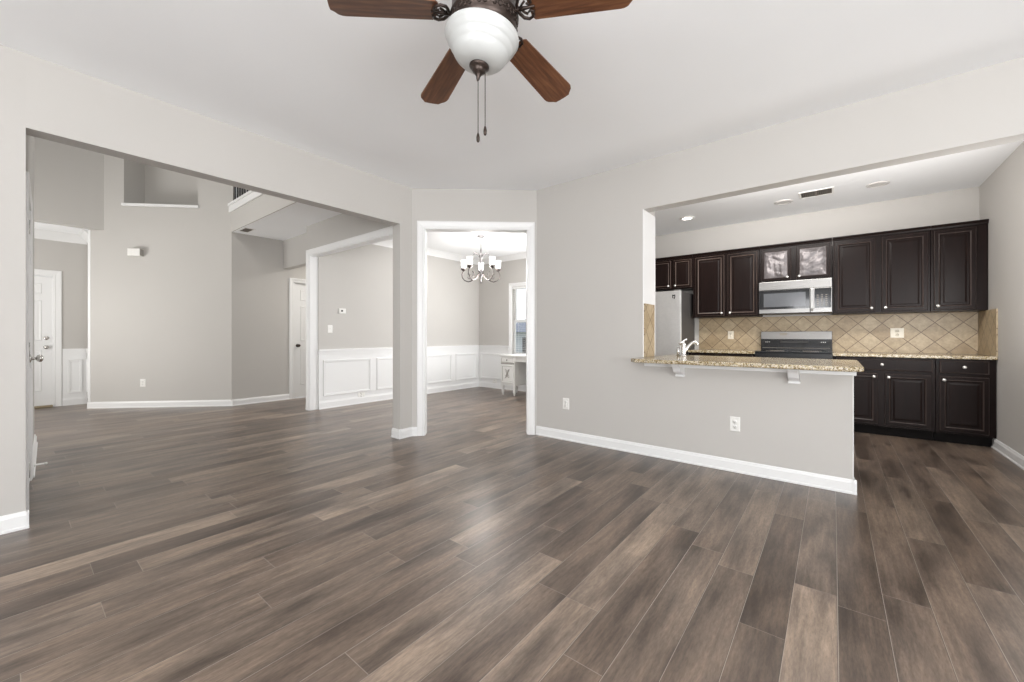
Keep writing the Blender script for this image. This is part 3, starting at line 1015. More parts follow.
def corbel(x, label):
    t = thing('bar_corbel', (x, YB, 0.749), label, 'corbel', 'corbels under the granite bar')
    prof = [(0, 0.872), (0.165, 0.872), (0.165, 0.856), (0.152, 0.850), (0.135, 0.838), (0.118, 0.816), (0.106, 0.800), (0.088, 0.788), (0.062, 0.780), (0.042, 0.774), (0.032, 0.762), (0, 0.762)]
    y0 = YB - 0.034
    pts = [V(x - 0.034, (YB if k in (0, len(prof) - 1) else YB) - a, b) for k, (a, b) in enumerate(prof)]
    MB().extrude(pts, (0.068, 0, 0)).build('bracket', 'trim', t, bevel=0.003)
    MB().box(x - 0.039, x + 0.039, YB - 0.175, YB - 0.034, 0.862, 0.872, bevel=0.003).build('bracket_cap', 'trim', t)
    MB().box(x - 0.038, x + 0.038, YB - 0.034, YB, 0.749, 0.764, bevel=0.003).build('bracket_foot', 'trim', t)


corbel(-1.05, 'white corbel under the granite bar, nearer its left end')
corbel(-0.228, 'white corbel under the granite bar, nearer its right end')

# kitchen side sink cabinet under the slab
t = thing('sink_cabinet', (-0.62, 4.1, 0), 'dark sink cabinet behind the half wall, under the granite bar', 'cabinet')
MB().box(-1.38, 0.106, YBB + 0.002, 4.38, 0.10, 0.868).build('body', 'cab', t)
MB().box(-1.38, 0.106, YBB + 0.002, 4.31, 0, 0.10).build('toe_kick', 'toe', t)


# faucet
def faucet():
    x, y, z = -1.165, 4.20, 0.905
    t = thing('kitchen_faucet', (x, y, z), 'pale chrome kitchen faucet standing behind the granite bar', 'faucet')
    MB().lathe([(0.032, 0), (0.032, 0.006), (0.024, 0.014), (0.021, 0.03), (0.020, 0.10), (0.022, 0.112), (0.021, 0.128), (0.012, 0.138), (0.001, 0.140)], (x, y, z), (0, 0, 1), 20).build('faucet_body', 'chrome', t)
    d = V(0.70, 0.55, 0).normalized()
    c = V(x, y, z)
    pts = [c + d * a + V(0, 0, b) for a, b in ((0.0, 0.03), (0.022, 0.06), (0.05, 0.10), (0.08, 0.128), (0.105, 0.138), (0.128, 0.135), (0.138, 0.122), (0.140, 0.108))]
    MB().tube(pts, [0.017, 0.017, 0.016, 0.015, 0.015, 0.015, 0.016, 0.017], 14).build('spout', 'chrome', t)
    e = V(-0.62, -0.78, 0)
    pts = [c + V(-0.035, -0.02, 0.118), c + V(-0.01, -0.005, 0.140), c + V(0.01, 0.005, 0.160), c + V(0.03, 0.015, 0.168)]
    MB().tube(pts, [0.016, 0.013, 0.010, 0.008], 12).build('handle', 'chrome', t)
    pts = [c + V(-0.05, 0.0, 0.0), c + V(-0.05, 0.0, 0.095)]
    MB().tube(pts, [0.016, 0.014], 12).build('side_sprayer', 'chrome', t)


faucet()

# ------------------------------------------------------------------ cabinets
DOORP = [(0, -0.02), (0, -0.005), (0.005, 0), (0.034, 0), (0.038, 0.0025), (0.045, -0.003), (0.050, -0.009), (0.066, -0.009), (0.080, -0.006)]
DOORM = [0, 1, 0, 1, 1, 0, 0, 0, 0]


def cab_door(parent, x0, x1, z0, z1, y, knob=None, edge='cabedge', film=False, small=False):
    p = [(a * (0.85 if small else 1), b) for a, b in DOORP]
    mt = DOORM
    if edge == 'cabwornlit':
        mt = DOORM
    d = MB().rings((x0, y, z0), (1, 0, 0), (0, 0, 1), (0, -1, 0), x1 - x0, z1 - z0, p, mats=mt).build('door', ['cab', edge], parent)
    if knob:
        kx, kz = knob
        MB().lathe([(0.006, 0), (0.006, 0.012), (0.014, 0.018), (0.016, 0.025), (0.012, 0.030), (0.001, 0.032)], (kx, y, kz), (0, -1, 0), 14).build('knob', 'knob', d)
    if film:
        bm = MB()
        i0 = 0.034
        nx, nz2 = 26, 26
        wx, wz = (x1 - x0 - 2 * i0), (z1 - z0 - 2 * i0)
        rnd = random.Random(int(x0 * 1000))
        folds = [(rnd.uniform(0, PI), rnd.uniform(6, 16), rnd.uniform(0, 6)) for _ in range(6)]
        grid = []
        for j in range(nz2 + 1):
            row = []
            for i in range(nx + 1):
                a, b = i / nx, j / nz2
                e = min(a, b, 1 - a, 1 - b)
                q = sum(abs(math.sin((a * math.cos(th) + b * math.sin(th)) * fr_ + ph)) for th, fr_, ph in folds) / 6
                dep = -0.003 + min(1, e * 7) * 0.016 * q
                row.append(bm.bm.verts.new((x0 + i0 + a * wx, y + 0.002 - dep - 0.004, z0 + i0 + b * wz)))
            grid.append(row)
        for j in range(nz2):
            for i in range(nx):
                bm.bm.faces.new((grid[j][i], grid[j][i + 1], grid[j + 1][i + 1], grid[j + 1][i])).smooth = True
        f = bm.build('plastic_film', 'film', d)
        f['label'] = 'wrinkled silvery film over the door panel'
    return d


YU = YK - 0.33      # upper cabinet face
YBF = 6.02          # base cabinet face


def upper(x0, x1, z0, z1, label, doors, edge='cabedge', film=False, small=False, depth=0.33, right_end=False):
    t = thing('upper_cabinet', ((x0 + x1) / 2, YK, z0), label, 'cabinet', 'dark upper kitchen cabinets')
    y = YK - depth
    MB().box(x0 + 0.001, x1 - 0.001, y, YK - 0.002, z0, z1, bevel=0.002).build('body', 'cab', t)
    MB().extrude([V(x0, y + 0.01, z1 + 0.03), V(x0, y + 0.01, z1 - 0.012), V(x0, y - 0.012, z1 - 0.012), V(x0, y - 0.016, z1 + 0.004), V(x0, y - 0.03, z1 + 0.018), V(x0, y - 0.03, z1 + 0.03)],
                 (x1 - x0, 0, 0)).build('crown_strip', 'cab', t)
    for dx0, dx1, kx, kz in doors:
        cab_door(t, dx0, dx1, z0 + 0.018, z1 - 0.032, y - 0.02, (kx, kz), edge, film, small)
    return t


upper(-2.52, -1.612, 1.81, 2.275, 'short dark cabinet over the refrigerator', [(-2.31, -1.925, -1.955, 1.86), (-1.885, -1.632, -1.855, 1.86)], 'cabwornlit', small=True)
upper(-1.61, -0.772, 1.372, 2.275, 'tall dark two door cabinet between refrigerator and microwave', [(-1.575, -1.195, -1.225, 1.425), (-1.15, -0.797, -1.12, 1.425)], 'cabwornlit')
upper(-0.77, -0.008, 1.812, 2.275, 'short dark cabinet with film on its doors, over the microwave', [(-0.748, -0.425, -0.46, 1.865), (-0.365, -0.03, -0.335, 1.865)], 'cabedge', film=True, small=True)
upper(-0.006, 0.832, 1.372, 2.275, 'tall dark two door cabinet just right of the microwave', [(0.012, 0.382, 0.35, 1.43), (0.44, 0.812, 0.47, 1.43)])
upper(0.834, 1.248, 1.372, 2.275, 'dark single door upper cabinet in the right corner', [(0.858, 1.165, 0.885, 1.43)])


def base(x0, x1, label, drawers, doors):
    t = thing('base_cabinet', ((x0 + x1) / 2, YK, 0), label, 'cabinet', 'dark base kitchen cabinets')
    MB().box(x0 + 0.001, x1 - 0.001, YBF, YK - 0.002, 0.105, 0.872, bevel=0.002).build('body', 'cab', t)
    MB().box(x0 + 0.001, x1 - 0.001, YBF + 0.075, YK - 0.01, 0, 0.105).build('toe_kick', 'toe', t)
    for dx0, dx1 in drawers:
        d = MB().rings((dx0, YBF - 0.02, 0.725), (1, 0, 0), (0, 0, 1), (0, -1, 0), dx1 - dx0, 0.13,
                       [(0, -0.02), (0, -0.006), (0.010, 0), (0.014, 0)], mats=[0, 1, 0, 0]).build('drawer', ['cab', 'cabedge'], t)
        kx = (dx0 + dx1) / 2
        MB().lathe([(0.006, 0), (0.006, 0.012), (0.014, 0.018), (0.016, 0.025), (0.012, 0.030), (0.001, 0.032)], (kx, YBF - 0.02, 0.79), (0, -1, 0), 14).build('knob', 'knob', d)
    for dx0, dx1, kx in doors:
        cab_door(t, dx0, dx1, 0.13, 0.69, YBF - 0.02, (kx, 0.655))
    return t


base(-1.60, -0.785, 'dark base cabinet between refrigerator and stove', [(-1.57, -0.81)], [(-1.57, -1.21, -1.24), (-1.17, -0.81, -1.14)])
base(-0.004, 0.832, 'wide dark base cabinet right of the stove, one long drawer', [(0.03, 0.812)], [(0.03, 0.385, 0.355), (0.445, 0.80, 0.475)])
base(0.834, 1.248, 'narrow dark base cabinet in the right corner', [(0.862, 1.20)], [(0.862, 1.20, 0.89)])


def counter(x0, x1, label):
    t = MB().box(x0, x1, YBF - 0.045, YK - 0.001, 0.872, 0.905).build('kitchen_countertop', 'granite', bevel=0.006)
    return tag(t, label, 'countertop')


counter(-1.60, -0.785, 'granite countertop between refrigerator and stove')
counter(-0.004, 1.248, 'granite countertop right of the stove under the ivory outlet')


# backsplash
tag(MB().box(-1.605, XR - 0.0115, YK - 0.011, YK - 0.0005, 0.906, 1.371).build('tile_backsplash', 'tilex'), 'tan diagonal tile backsplash behind the stove', 'backsplash')
tag(MB().box(XR - 0.011, XR - 0.0005, 5.985, YK - 0.001, 0.906, 1.371).build('tile_backsplash', 'tiley'), 'tan tile return on the kitchen right wall', 'backsplash')
tag(MB().box(-1.382, -1.371, YB + 0.004, 3.965, 0.906, 1.41).build('tile_backsplash', 'tiley'), 'narrow tan tile panel on the pass through jamb', 'backsplash')


# ------------------------------------------------------------------ fridge
def fridge():
    x0, x1, y0, y1, z1 = -2.52, -1.655, 5.90, 6.55, 1.735
    t = thing('refrigerator', ((x0 + x1) / 2, 6.2, 0), 'stainless refrigerator with dark sides under the short cabinet', 'refrigerator')
    MB().box(x0, x1, y0, y1, 0.04, z1, bevel=0.006).build('body', 'fridgeside', t)
    xm = (x0 + x1) / 2
    dl = MB().box(x0 + 0.002, xm - 0.003, y0 - 0.065, y0 - 0.006, 0.62, z1 + 0.005, bevel=0.008).build('door', 'steelv', t)
    dr = MB().box(xm + 0.003, x1 - 0.002, y0 - 0.065, y0 - 0.006, 0.62, z1 + 0.005, bevel=0.008).build('door', 'steelv', t)
    dw = MB().box(x0 + 0.002, x1 - 0.002, y0 - 0.065, y0 - 0.006, 0.06, 0.61, bevel=0.008).build('freezer_drawer', 'steelv', t)
    for xx, d in ((xm - 0.045, dl), (xm + 0.045, dr)):
        m_ = MB().tube([(xx, y0 - 0.065, 0.80), (xx, y0 - 0.105, 0.82), (xx, y0 - 0.110, 0.9), (xx, y0 - 0.110, 1.45), (xx, y0 - 0.105, 1.53), (xx, y0 - 0.065, 1.55)], 0.011, 10)
        m_.build('handle', 'steel', d)
    MB().tube([(x0 + 0.1, y0 - 0.065, 0.54), (x0 + 0.11, y0 - 0.108, 0.54), (x1 - 0.11, y0 - 0.108, 0.54), (x1 - 0.1, y0 - 0.065, 0.54)], 0.011, 10).build('handle', 'steel', dw)
    for xx in (x0 + 0.06, x1 - 0.06):
        MB().box(xx - 0.04, xx + 0.04, y0 - 0.05, y0 + 0.05, z1 + 0.001, z1 + 0.025, bevel=0.006).build('hinge_cover', 'fridgeside', t)
    b = MB()
    b.box(x1 - 0.115, x1 - 0.104, y0 - 0.0675, y0 - 0.0645, 1.635, 1.685).box(x1 - 0.085, x1 - 0.074, y0 - 0.0675, y0 - 0.0645, 1.645, 1.685)
    b.box(x1 - 0.104, x1 - 0.085, y0 - 0.0675, y0 - 0.0645, 1.665, 1.68).box(x1 - 0.095, x1 - 0.080, y0 - 0.0675, y0 - 0.0645, 1.625, 1.65)
    b.build('badge', 'slot', dr)
    for xx in (x0 + 0.05, x1 - 0.05):
        MB().lathe([(0.02, 0), (0.02, 0.04)], (xx, y0 + 0.06, 0), (0, 0, 1), 12).build('foot', 'slot', t)


fridge()


# ------------------------------------------------------------------ microwave
def microwave():
    x0, x1, z0, z1, y0 = -0.767, -0.010, 1.392, 1.806, 6.22
    t = thing('microwave', ((x0 + x1) / 2, 6.4, z0), 'stainless over the range microwave with dark glass door', 'microwave')
    MB().box(x0, x1, y0, YK - 0.013, z0, z1, bevel=0.004).build('body', 'black', t)
    yf = y0 - 0.022
    MB().box(x0, x1, yf, y0, 1.70, z1, bevel=0.004).build('top_panel', 'steel', t)
    dm = x0 + 0.545
    d = MB().rings((x0, y0, z0 + 0.004), (1, 0, 0), (0, 0, 1), (0, -1, 0), dm - x0, 1.697 - z0 - 0.004, [(0, 0), (0, 0.018), (0.004, 0.022), (0.006, 0.022)]).build('door', 'steel', t)
    MB().box(x0 + 0.004, dm - 0.006, yf - 0.003, yf + 0.002, z0 + 0.058, 1.692).build('door_surround', 'blackglass', d)
    MB().box(x0 + 0.055, dm - 0.045, yf - 0.005, yf - 0.002, z0 + 0.088, 1.655).build('window', 'greyglass', d)
    hb = MB().box(dm + 0.001, dm + 0.038, yf - 0.034, yf - 0.012, z0 + 0.05, 1.692, bevel=0.006)
    hb.box(dm + 0.008, dm + 0.03, yf - 0.014, y0, z0 + 0.07, z0 + 0.1).box(dm + 0.008, dm + 0.03, yf - 0.014, y0, 1.64, 1.67)
    hb.build('handle', 'steel', d)
    p = MB().box(dm + 0.004, x1, yf, y0, z0 + 0.004, 1.697, bevel=0.003).build('control_panel', 'steel', t)
    MB().box(dm + 0.044, x1 - 0.006, yf - 0.003, yf + 0.002, z0 + 0.058, 1.692).build('keypad', 'blackglass', p)
    k = MB()
    for i in range(3):
        for j in range(6):
            xx = dm + 0.065 + i * 0.042
            zz = z0 + 0.085 + j * 0.025
            k.box(xx, xx + 0.02, yf - 0.0045, yf - 0.002, zz, zz + 0.008)
    k.build('keys', 'vent', p)
    MB().lathe([(0.012, 0), (0.012, 0.003), (0.001, 0.004)], (dm + 0.02, yf, z0 + 0.032), (0, -1, 0), 14).build('badge', 'vent', p)
    MB().box(x0 + 0.08, x1 - 0.08, y0 + 0.05, y0 + 0.2, z0 - 0.003, z0 + 0.002).build('lamp_cover', 'vent', t)


microwave()


# ------------------------------------------------------------------ range
def stove():
    x0, x1 = -0.782, -0.007
    yf = 5.98
    t = thing('kitchen_range', ((x0 + x1) / 2, 6.3, 0), 'stainless and black electric range under the microwave', 'stove')
    MB().box(x0, x1, yf, YK - 0.03, 0.03, 0.893, bevel=0.003).build('body', 'black', t)
    MB().box(x0, x1, yf - 0.02, YK - 0.10, 0.893, 0.912, bevel=0.005).build('cooktop', 'blackglass', t)
    for (bx, by, r) in ((0.2, 0.16, 0.10), (0.57, 0.16, 0.08), (0.2, 0.42, 0.08), (0.57, 0.42, 0.10)):
        MB().lathe([(r, 0.9121), (r, 0.9129), (r - 0.006, 0.9129), (r - 0.006, 0.9121)], (x0 + bx, yf + by, 0), (0, 0, 1), 32, cap=False).build('burner_ring', 'vent', t)
    bg_ = MB()
    bg_.extrude([V(x0, YK - 0.10, 0.912), V(x0, YK - 0.11, 1.06), V(x0, YK - 0.095, 1.165), V(x0, YK - 0.02, 1.165), V(x0, YK - 0.02, 0.912)], (x1 - x0, 0, 0))
    b = bg_.build('backguard', 'black', t, bevel=0.004)
    fr = (V(x0, YK - 0.1115, 1.06), V(1, 0, 0), V(0, 0.141, 0.99).normalized(), V(0, -0.99, 0.141).normalized())
    MB().box(0.004, x1 - x0 - 0.004, 0.002, 0.103, 0, 0.004, frame=fr).build('steel_panel', 'steel', b)
    MB().box(0.24, 0.53, 0.018, 0.088, 0.0035, 0.0055, frame=fr).build('display', 'steel', b)
    MB().box(0.22, 0.30, 0.05, 0.085, 0.0055, 0.0065, frame=fr).build('display_buttons', 'vent', b)
    fr2 = (V(x0, YK - 0.1065, 0.912), V(1, 0, 0), V(0, -0.067, 0.998).normalized(), V(0, -0.998, -0.067).normalized())
    MB().box(0.02, x1 - x0 - 0.02, 0.03, 0.034, 0, 0.006, frame=fr2).build('vent_lip', 'vent', b)
    MB().box(0.22, 0.53, 0.10, 0.125, -0.001, 0.006, frame=fr2).build('vent_slot', 'slot', b)
    mk = MB()
    for xx in (0.055, 0.075, 0.095, 0.66, 0.68, 0.70):
        mk.box(xx, xx + 0.012, 0.108, 0.114, 0.0, 0.006, frame=fr2)
    mk.build('dial_marks', 'plastic', b)
    d = MB().box(x0 + 0.004, x1 - 0.004, yf - 0.045, yf - 0.002, 0.22, 0.80, bevel=0.006).build('oven_door', 'steel', t)
    MB().box(x0 + 0.12, x1 - 0.12, yf - 0.048, yf - 0.044, 0.33, 0.65).build('window', 'blackglass', d)
    MB().tube([(x0 + 0.06, yf - 0.045, 0.745), (x0 + 0.06, yf - 0.09, 0.745), (x1 - 0.06, yf - 0.09, 0.745), (x1 - 0.06, yf - 0.045, 0.745)], 0.012, 10).build('handle', 'steel', d)
    MB().box(x0 + 0.004, x1 - 0.004, yf - 0.045, yf - 0.002, 0.05, 0.21, bevel=0.006).build('drawer', 'steel', t)
    for k in range(4):
        pass
    for xx in (x0 + 0.05, x1 - 0.05):
        MB().lathe([(0.018, 0), (0.018, 0.03)], (xx, yf + 0.06, 0), (0, 0, 1), 12).build('foot', 'slot', t)


stove()


# ------------------------------------------------------------------ desk in the dining room
def desk():
    x0, x1, y0, y1 = -4.86, -3.74, 5.74, 6.24
    t = thing('writing_desk', ((x0 + x1) / 2, 6.0, 0), 'white vintage writing desk under the dining room window', 'desk')
    MB().box(x0 - 0.02, x1 + 0.02, y0 - 0.02, y1, 0.725, 0.75, bevel=0.008).build('desktop', 'desk', t)
    for px0, px1 in ((x0, x0 + 0.33), (x1 - 0.33, x1)):
        p = MB().box(px0, px1, y0 + 0.01, y1 - 0.01, 0.19, 0.725, bevel=0.004).build('pedestal', 'desk', t)
        d = MB().rings((px0 + 0.02, y0 + 0.01, 0.61), (1, 0, 0), (0, 0, 1), (0, -1, 0), px1 - px0 - 0.04, 0.095, [(0, 0), (0, 0.010), (0.008, 0.016), (0.014, 0.012), (0.016, 0.012)], mats=[0, 0, 1, 0, 0]).build('drawer', ['desk', 'deskline'], p)
        MB().lathe([(0.006, 0), (0.006, 0.008), (0.013, 0.014), (0.010, 0.020), (0.001, 0.022)], ((px0 + px1) / 2, y0 - 0.002, 0.657), (0, -1, 0), 12).build('knob', 'knobdark', d)
        c = MB().rings((px0 + 0.02, y0 + 0.01, 0.23), (1, 0, 0), (0, 0, 1), (0, -1, 0), px1 - px0 - 0.04, 0.34, [(0, 0), (0, 0.010), (0.008, 0.016), (0.03, 0.016), (0.036, 0.008), (0.05, 0.010)], mats=[0, 0, 0, 1, 0, 0]).build('cabinet_door', ['desk', 'deskline'], p)
        m_ = MB()
        cx_, cz = (px0 + px1) / 2, 0.40
        for sg in (-1, 1):
            for rr in (0.055, 0.035):
                pts = [V(cx_ + sg * 0.05 + rr * math.cos(a) * -sg, y0 - 0.003, cz + 0.06 - 0.05 + rr * 1.4 * math.sin(a)) for a in [k * PI / 8 - PI / 2 for k in range(9)]]
                m_.tube(pts, 0.005, 6)
        pts = [V(cx_ - 0.05, y0 - 0.004, cz - 0.08), V(cx_, y0 - 0.006, cz), V(cx_ + 0.05, y0 - 0.004, cz + 0.09)]
        m_.tube(pts, 0.005, 6)
        m_.build('scroll_carving', 'deskline', c)
        s = MB().box(px0 + 0.01, px1 - 0.01, y0 + 0.002, y0 + 0.02, 0.583, 0.603).build('rail', 'deskline', p)
        for lx in (px0 + 0.03, px1 - 0.03):
            for ly in (y0 + 0.04, y1 - 0.04):
                MB().lathe([(0.010, 0), (0.014, 0.012), (0.016, 0.03), (0.024, 0.06), (0.027, 0.09), (0.022, 0.115), (0.016, 0.125), (0.028, 0.135), (0.028, 0.15), (0.022, 0.16), (0.03, 0.172), (0.03, 0.19)], (lx, ly, 0), (0, 0, 1), 16).build('leg', 'desk', t)
    MB().box(x0 + 0.33, x1 - 0.33, y0 + 0.03, y0 + 0.05, 0.63, 0.725).build('apron', 'desk', t)
    MB().box(x0 + 0.33, x1 - 0.33, y1 - 0.03, y1 - 0.012, 0.25, 0.725).build('modesty_panel', 'desk', t)


desk()


# ------------------------------------------------------------------ ceiling fan
def fan():
    c = V(-1.152, 1.256, 0)
    zr = 2.47
    t = thing('ceiling_fan', (c.x, c.y, ZC), 'five blade bronze ceiling fan with white glass bowl light', 'fan')
    MB().lathe([(0.075, ZC), (0.075, ZC - 0.01), (0.068, ZC - 0.04), (0.045, ZC - 0.065), (0.02, ZC - 0.075), (0.02, 2.60)], (c.x, c.y, 0), (0, 0, 1), 32).build('canopy', 'bronze', t)
    mh = MB().lathe([(0.03, 2.615), (0.07, 2.61), (0.115, 2.585), (0.138, 2.55), (0.14, 2.535), (0.135, 2.53), (0.137, 2.49), (0.139, 2.455), (0.145, 2.448), (0.145, 2.44), (0.137, 2.433), (0.136, 2.40), (0.128, 2.385), (0.11, 2.372), (0.05, 2.37)], (c.x, c.y, 0), (0, 0, 1), 48).build('motor_housing', 'bronze', t)
    orn = MB()
    for k in range(14):
        a0 = 2 * PI * k / 14
        for sgn in (1, -1):
            pts = []
            for j in range(14):
                u = j / 13
                rr = 0.02 * (1 - 0.75 * u)
                th = a0 + sgn * (0.10 + rr * math.cos(u * 5.5) * 6.0 * 0.9)
                pts.append(V(c.x + 0.1385 * math.cos(th), c.y + 0.1385 * math.sin(th), 2.418 + rr * math.sin(u * 5.5)))
            orn.tube(pts, 0.0035, 6)
    orn.build('scroll_ornament', 'bronze', mh)
    # glass bowl and fitter
    prof = [(0.100, 2.376), (0.148, 2.376), (0.156, 2.370), (0.157, 2.362), (0.151, 2.352), (0.148, 2.348), (0.147, 2.342), (0.138, 2.330), (0.133, 2.325), (0.132, 2.319), (0.121, 2.304), (0.116, 2.298), (0.114, 2.291), (0.103, 2.276), (0.086, 2.262), (0.066, 2.253), (0.045, 2.249), (0.001, 2.248)]
    fw = V(-math.sin(cam.rotation_euler.z), math.cos(cam.rotation_euler.z), 0)
    rt = V(fw.y, -fw.x, 0)
    tilt = (V(0, 0, 1) + rt * 0.10).normalized()
    piv = V(c.x, c.y, 2.37) - rt * 0.010
    prof = [(a, b - 2.37) for a, b in prof]
    MB().lathe(prof, piv, tilt, 56).build('glass_bowl', 'bowl', t)
    fn = MB().lathe([(a, b - 2.377) for a, b in [(0.036, 2.262), (0.042, 2.256), (0.042, 2.250), (0.034, 2.244), (0.027, 2.236), (0.027, 2.231), (0.018, 2.226), (0.014, 2.218), (0.009, 2.212), (0.007, 2.200), (0.003, 2.192), (0.001, 2.191)]], piv, tilt, 28).build('finial', 'bronze', t)
    for (dr, dw, ztop, zb) in ((-0.027, 0.0, 2.19, 1.965), (0.002, 0.012, 2.235, 2.000)):
        p = V(c.x, c.y, 0) + rt * dr + fw * dw
        ch = MB().tube([p + V(0, 0, ztop), p + V(0, 0, zb)], 0.0017, 6).build('pull_chain', 'bronze', t)
        MB().lathe([(0.002, zb + 0.004), (0.005, zb - 0.004), (0.0075, zb - 0.018), (0.007, zb - 0.03), (0.004, zb - 0.037), (0.001, zb - 0.038)], (p.x, p.y, 0), (0, 0, 1), 12).build('pull_fob', 'bronze', ch)
    # blades
    R0, R1 = 0.20, 0.615
    droop = math.radians(7.2)
    for k in range(5):
        ang = math.radians(39.5 + 72 * k)
        d = (fw * math.cos(ang) + rt * math.sin(ang))
        sd = V(d.y, -d.x, 0)                      # to the right looking outward
        pitch = math.radians(9)
        dv = (d * math.cos(droop) - V(0, 0, 1) * math.sin(droop)).normalized()
        up = sd.cross(dv).normalized()
        sv = (sd * math.cos(pitch) + up * math.sin(pitch)).normalized()
        nv = sv.cross(dv).normalized()
        o = V(c.x, c.y, zr)
        # outline
        w0, w1 = 0.062, 0.078
        L = R1 - R0
        out = [(0.0, -w0 * 0.75), (0.012, -w0)]
        out += [(L - 0.055, -w1), (L - 0.042, -w1 * 0.98), (L - 0.028, -w1 * 0.90), (L - 0.012, -w1 * 0.66), (L, -w1 * 0.52), (L + 0.002, -w1 * 0.2)]
        out += [(a, -b) for a, b in out[::-1]]
        b = MB()
        lay = b.bm.loops.layers.uv.new('UVMap')
        rows = []
        for hh in (-0.003, 0.003):
            rows.append([b.bm.verts.new(o + dv * (R0 + a) + sv * s_ + nv * hh) for a, s_ in out])
        f0 = b.bm.faces.new(rows[0])
        f1 = b.bm.faces.new(rows[1][::-1])
        for f_, seq in ((f0, out), (f1, out[::-1])):
            for lp, (a, s_) in zip(f_.loops, seq):
                lp[lay].uv = (a + k * 0.7, s_)
        n_ = len(out)
        for i in range(n_):
            b.bm.faces.new((rows[0][i], rows[0][(i + 1) % n_], rows[1][(i + 1) % n_], rows[1][i]))
        bo = b.build('blade', 'blade', t)
        # bracket with scroll work
        ir = MB()
        fr = (o, dv, sv, nv)

        def q(a, s_, h_):
            return o + dv * a + sv * s_ + nv * h_
        ir.tube([q(0.12, 0, -0.002), q(0.145, 0, -0.008), q(0.165, 0, -0.007)], [0.012, 0.010, 0.008], 8)
        for sg in (-1, 1):
            pts = [q(0.150, 0, -0.007), q(0.157, sg * 0.022, -0.007), q(0.168, sg * 0.042, -0.007), q(0.19, sg * 0.050, -0.007), q(0.21, sg * 0.040, -0.007), q(0.216, sg * 0.020, -0.007), q(0.204, sg * 0.012, -0.007), q(0.194, sg * 0.02, -0.007)]
            ir.tube(pts, [0.007, 0.007, 0.0065, 0.006, 0.006, 0.0055, 0.005, 0.004], 8)
            ir.tube([q(0.165, sg * 0.002, -0.007), q(0.177, sg * 0.018, -0.007), q(0.190, sg * 0.028, -0.007)], 0.005, 6)
        ir.tube([q(0.16, 0, -0.007), q(0.185, 0, -0.007), q(0.225, 0, -0.005)], [0.009, 0.007, 0.004], 8)
        ir.build('blade_iron', 'bronze', bo)


fan()


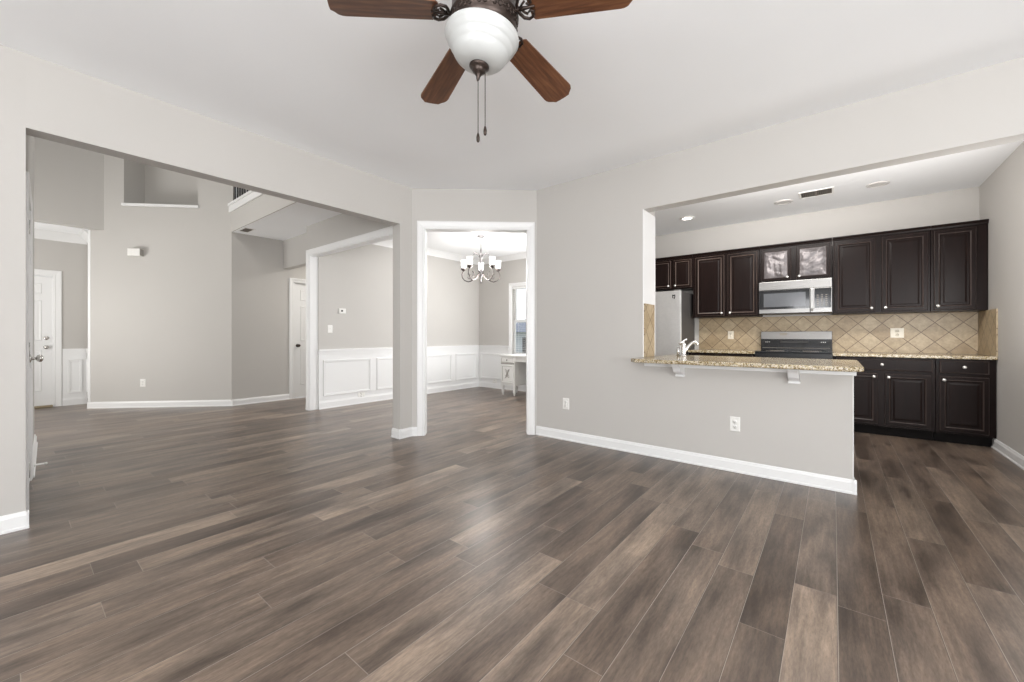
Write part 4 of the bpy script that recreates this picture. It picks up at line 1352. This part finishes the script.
# ------------------------------------------------------------------ chandelier
def chandelier():
    c = V(-4.506, 4.829, 0)
    t = thing('chandelier', (c.x, c.y, ZC), 'five arm chandelier with lit glass shades in the dining room', 'chandelier')
    MB().lathe([(0.065, ZC), (0.065, ZC - 0.008), (0.05, ZC - 0.022), (0.012, ZC - 0.03), (0.008, ZC - 0.04)], (c.x, c.y, 0), (0, 0, 1), 24).build('canopy', 'pewter', t)
    ch = MB()
    zz = ZC - 0.035
    k = 0
    while zz > 2.53:
        a = 0 if k % 2 else PI / 2
        pts = [V(c.x + 0.009 * math.cos(q) * math.cos(a), c.y + 0.009 * math.cos(q) * math.sin(a), zz - 0.014 + 0.017 * math.sin(q)) for q in [i * 2 * PI / 10 for i in range(11)]]
        ch.tube(pts, 0.003, 6)
        zz -= 0.026
        k += 1
    ch.build('chain', 'pewter', t)
    MB().lathe([(0.004, 2.545), (0.012, 2.53), (0.018, 2.49), (0.014, 2.46), (0.028, 2.44), (0.04, 2.41), (0.034, 2.385), (0.016, 2.37), (0.014, 2.20), (0.022, 2.17), (0.034, 2.13), (0.028, 2.09), (0.014, 2.06), (0.012, 2.02), (0.020, 2.00), (0.012, 1.98), (0.001, 1.97)], (c.x, c.y, 0), (0, 0, 1), 20).build('stem', 'pewter', t)
    lv = MB()
    for i in range(6):
        a = i * PI / 3 + 0.2
        d = V(math.cos(a), math.sin(a), 0)
        lv.tube([c + V(0, 0, 2.40) + d * 0.02, c + V(0, 0, 2.44) + d * 0.06, c + V(0, 0, 2.465) + d * 0.11, c + V(0, 0, 2.445) + d * 0.15], [0.008, 0.008, 0.007, 0.004], 6)
    lv.build('leaf_crown', 'pewter', t)
    toward = (V(0, 0, 0) - c).normalized()
    a0 = math.atan2(toward.y, toward.x) + PI
    for i in range(5):
        a = a0 + i * 2 * PI / 5
        d = V(math.cos(a), math.sin(a), 0)
        R = 0.30
        pts = []
        for (r_, z_) in ((0.015, 2.16), (0.05, 2.11), (0.10, 2.045), (0.16, 2.01), (0.22, 1.995), (0.285, 2.02), (0.325, 2.07), (0.33, 2.125), (0.315, 2.16), (0.30, 2.185)):
            pts.append(c + d * r_ + V(0, 0, z_))
        ar = MB().tube(pts, 0.0085, 8).build('arm', 'ironwork', t)
        p = c + d * R
        sc = [c + d * (0.215 + 0.05 * (1 - u) * math.cos(1.2 + u * 6.5)) + V(0, 0, 2.075 + 0.06 * (1 - u) * math.sin(1.2 + u * 6.5)) for u in [k / 14 for k in range(13)]]
        MB().tube([c + d * 0.16 + V(0, 0, 2.01), c + d * 0.19 + V(0, 0, 2.10)] + sc, 0.005, 6).build('scroll', 'ironwork', ar)
        MB().lathe([(0.008, 2.17), (0.022, 2.178), (0.040, 2.195), (0.050, 2.212), (0.046, 2.216), (0.02, 2.214)], (p.x, p.y, 0), (0, 0, 1), 20).build('candle_cup', 'ironwork', ar)
        MB().lathe([(0.020, 2.214), (0.036, 2.232), (0.047, 2.268), (0.046, 2.31), (0.051, 2.355), (0.049, 2.356), (0.042, 2.31), (0.042, 2.27), (0.032, 2.24), (0.016, 2.22)], (p.x, p.y, 0), (0, 0, 1), 24, cap=False).build('glass_shade', 'shade', ar)
    l = bpy.data.lights.new('chandelier_lamp', 'POINT')
    l.energy = 34
    l.shadow_soft_size = 0.2
    l.color = (1, 0.96, 0.92)
    lo = bpy.data.objects.new('chandelier_lamp', l)
    COL.objects.link(lo)
    lo.location = (c.x, c.y, 2.10)


chandelier()
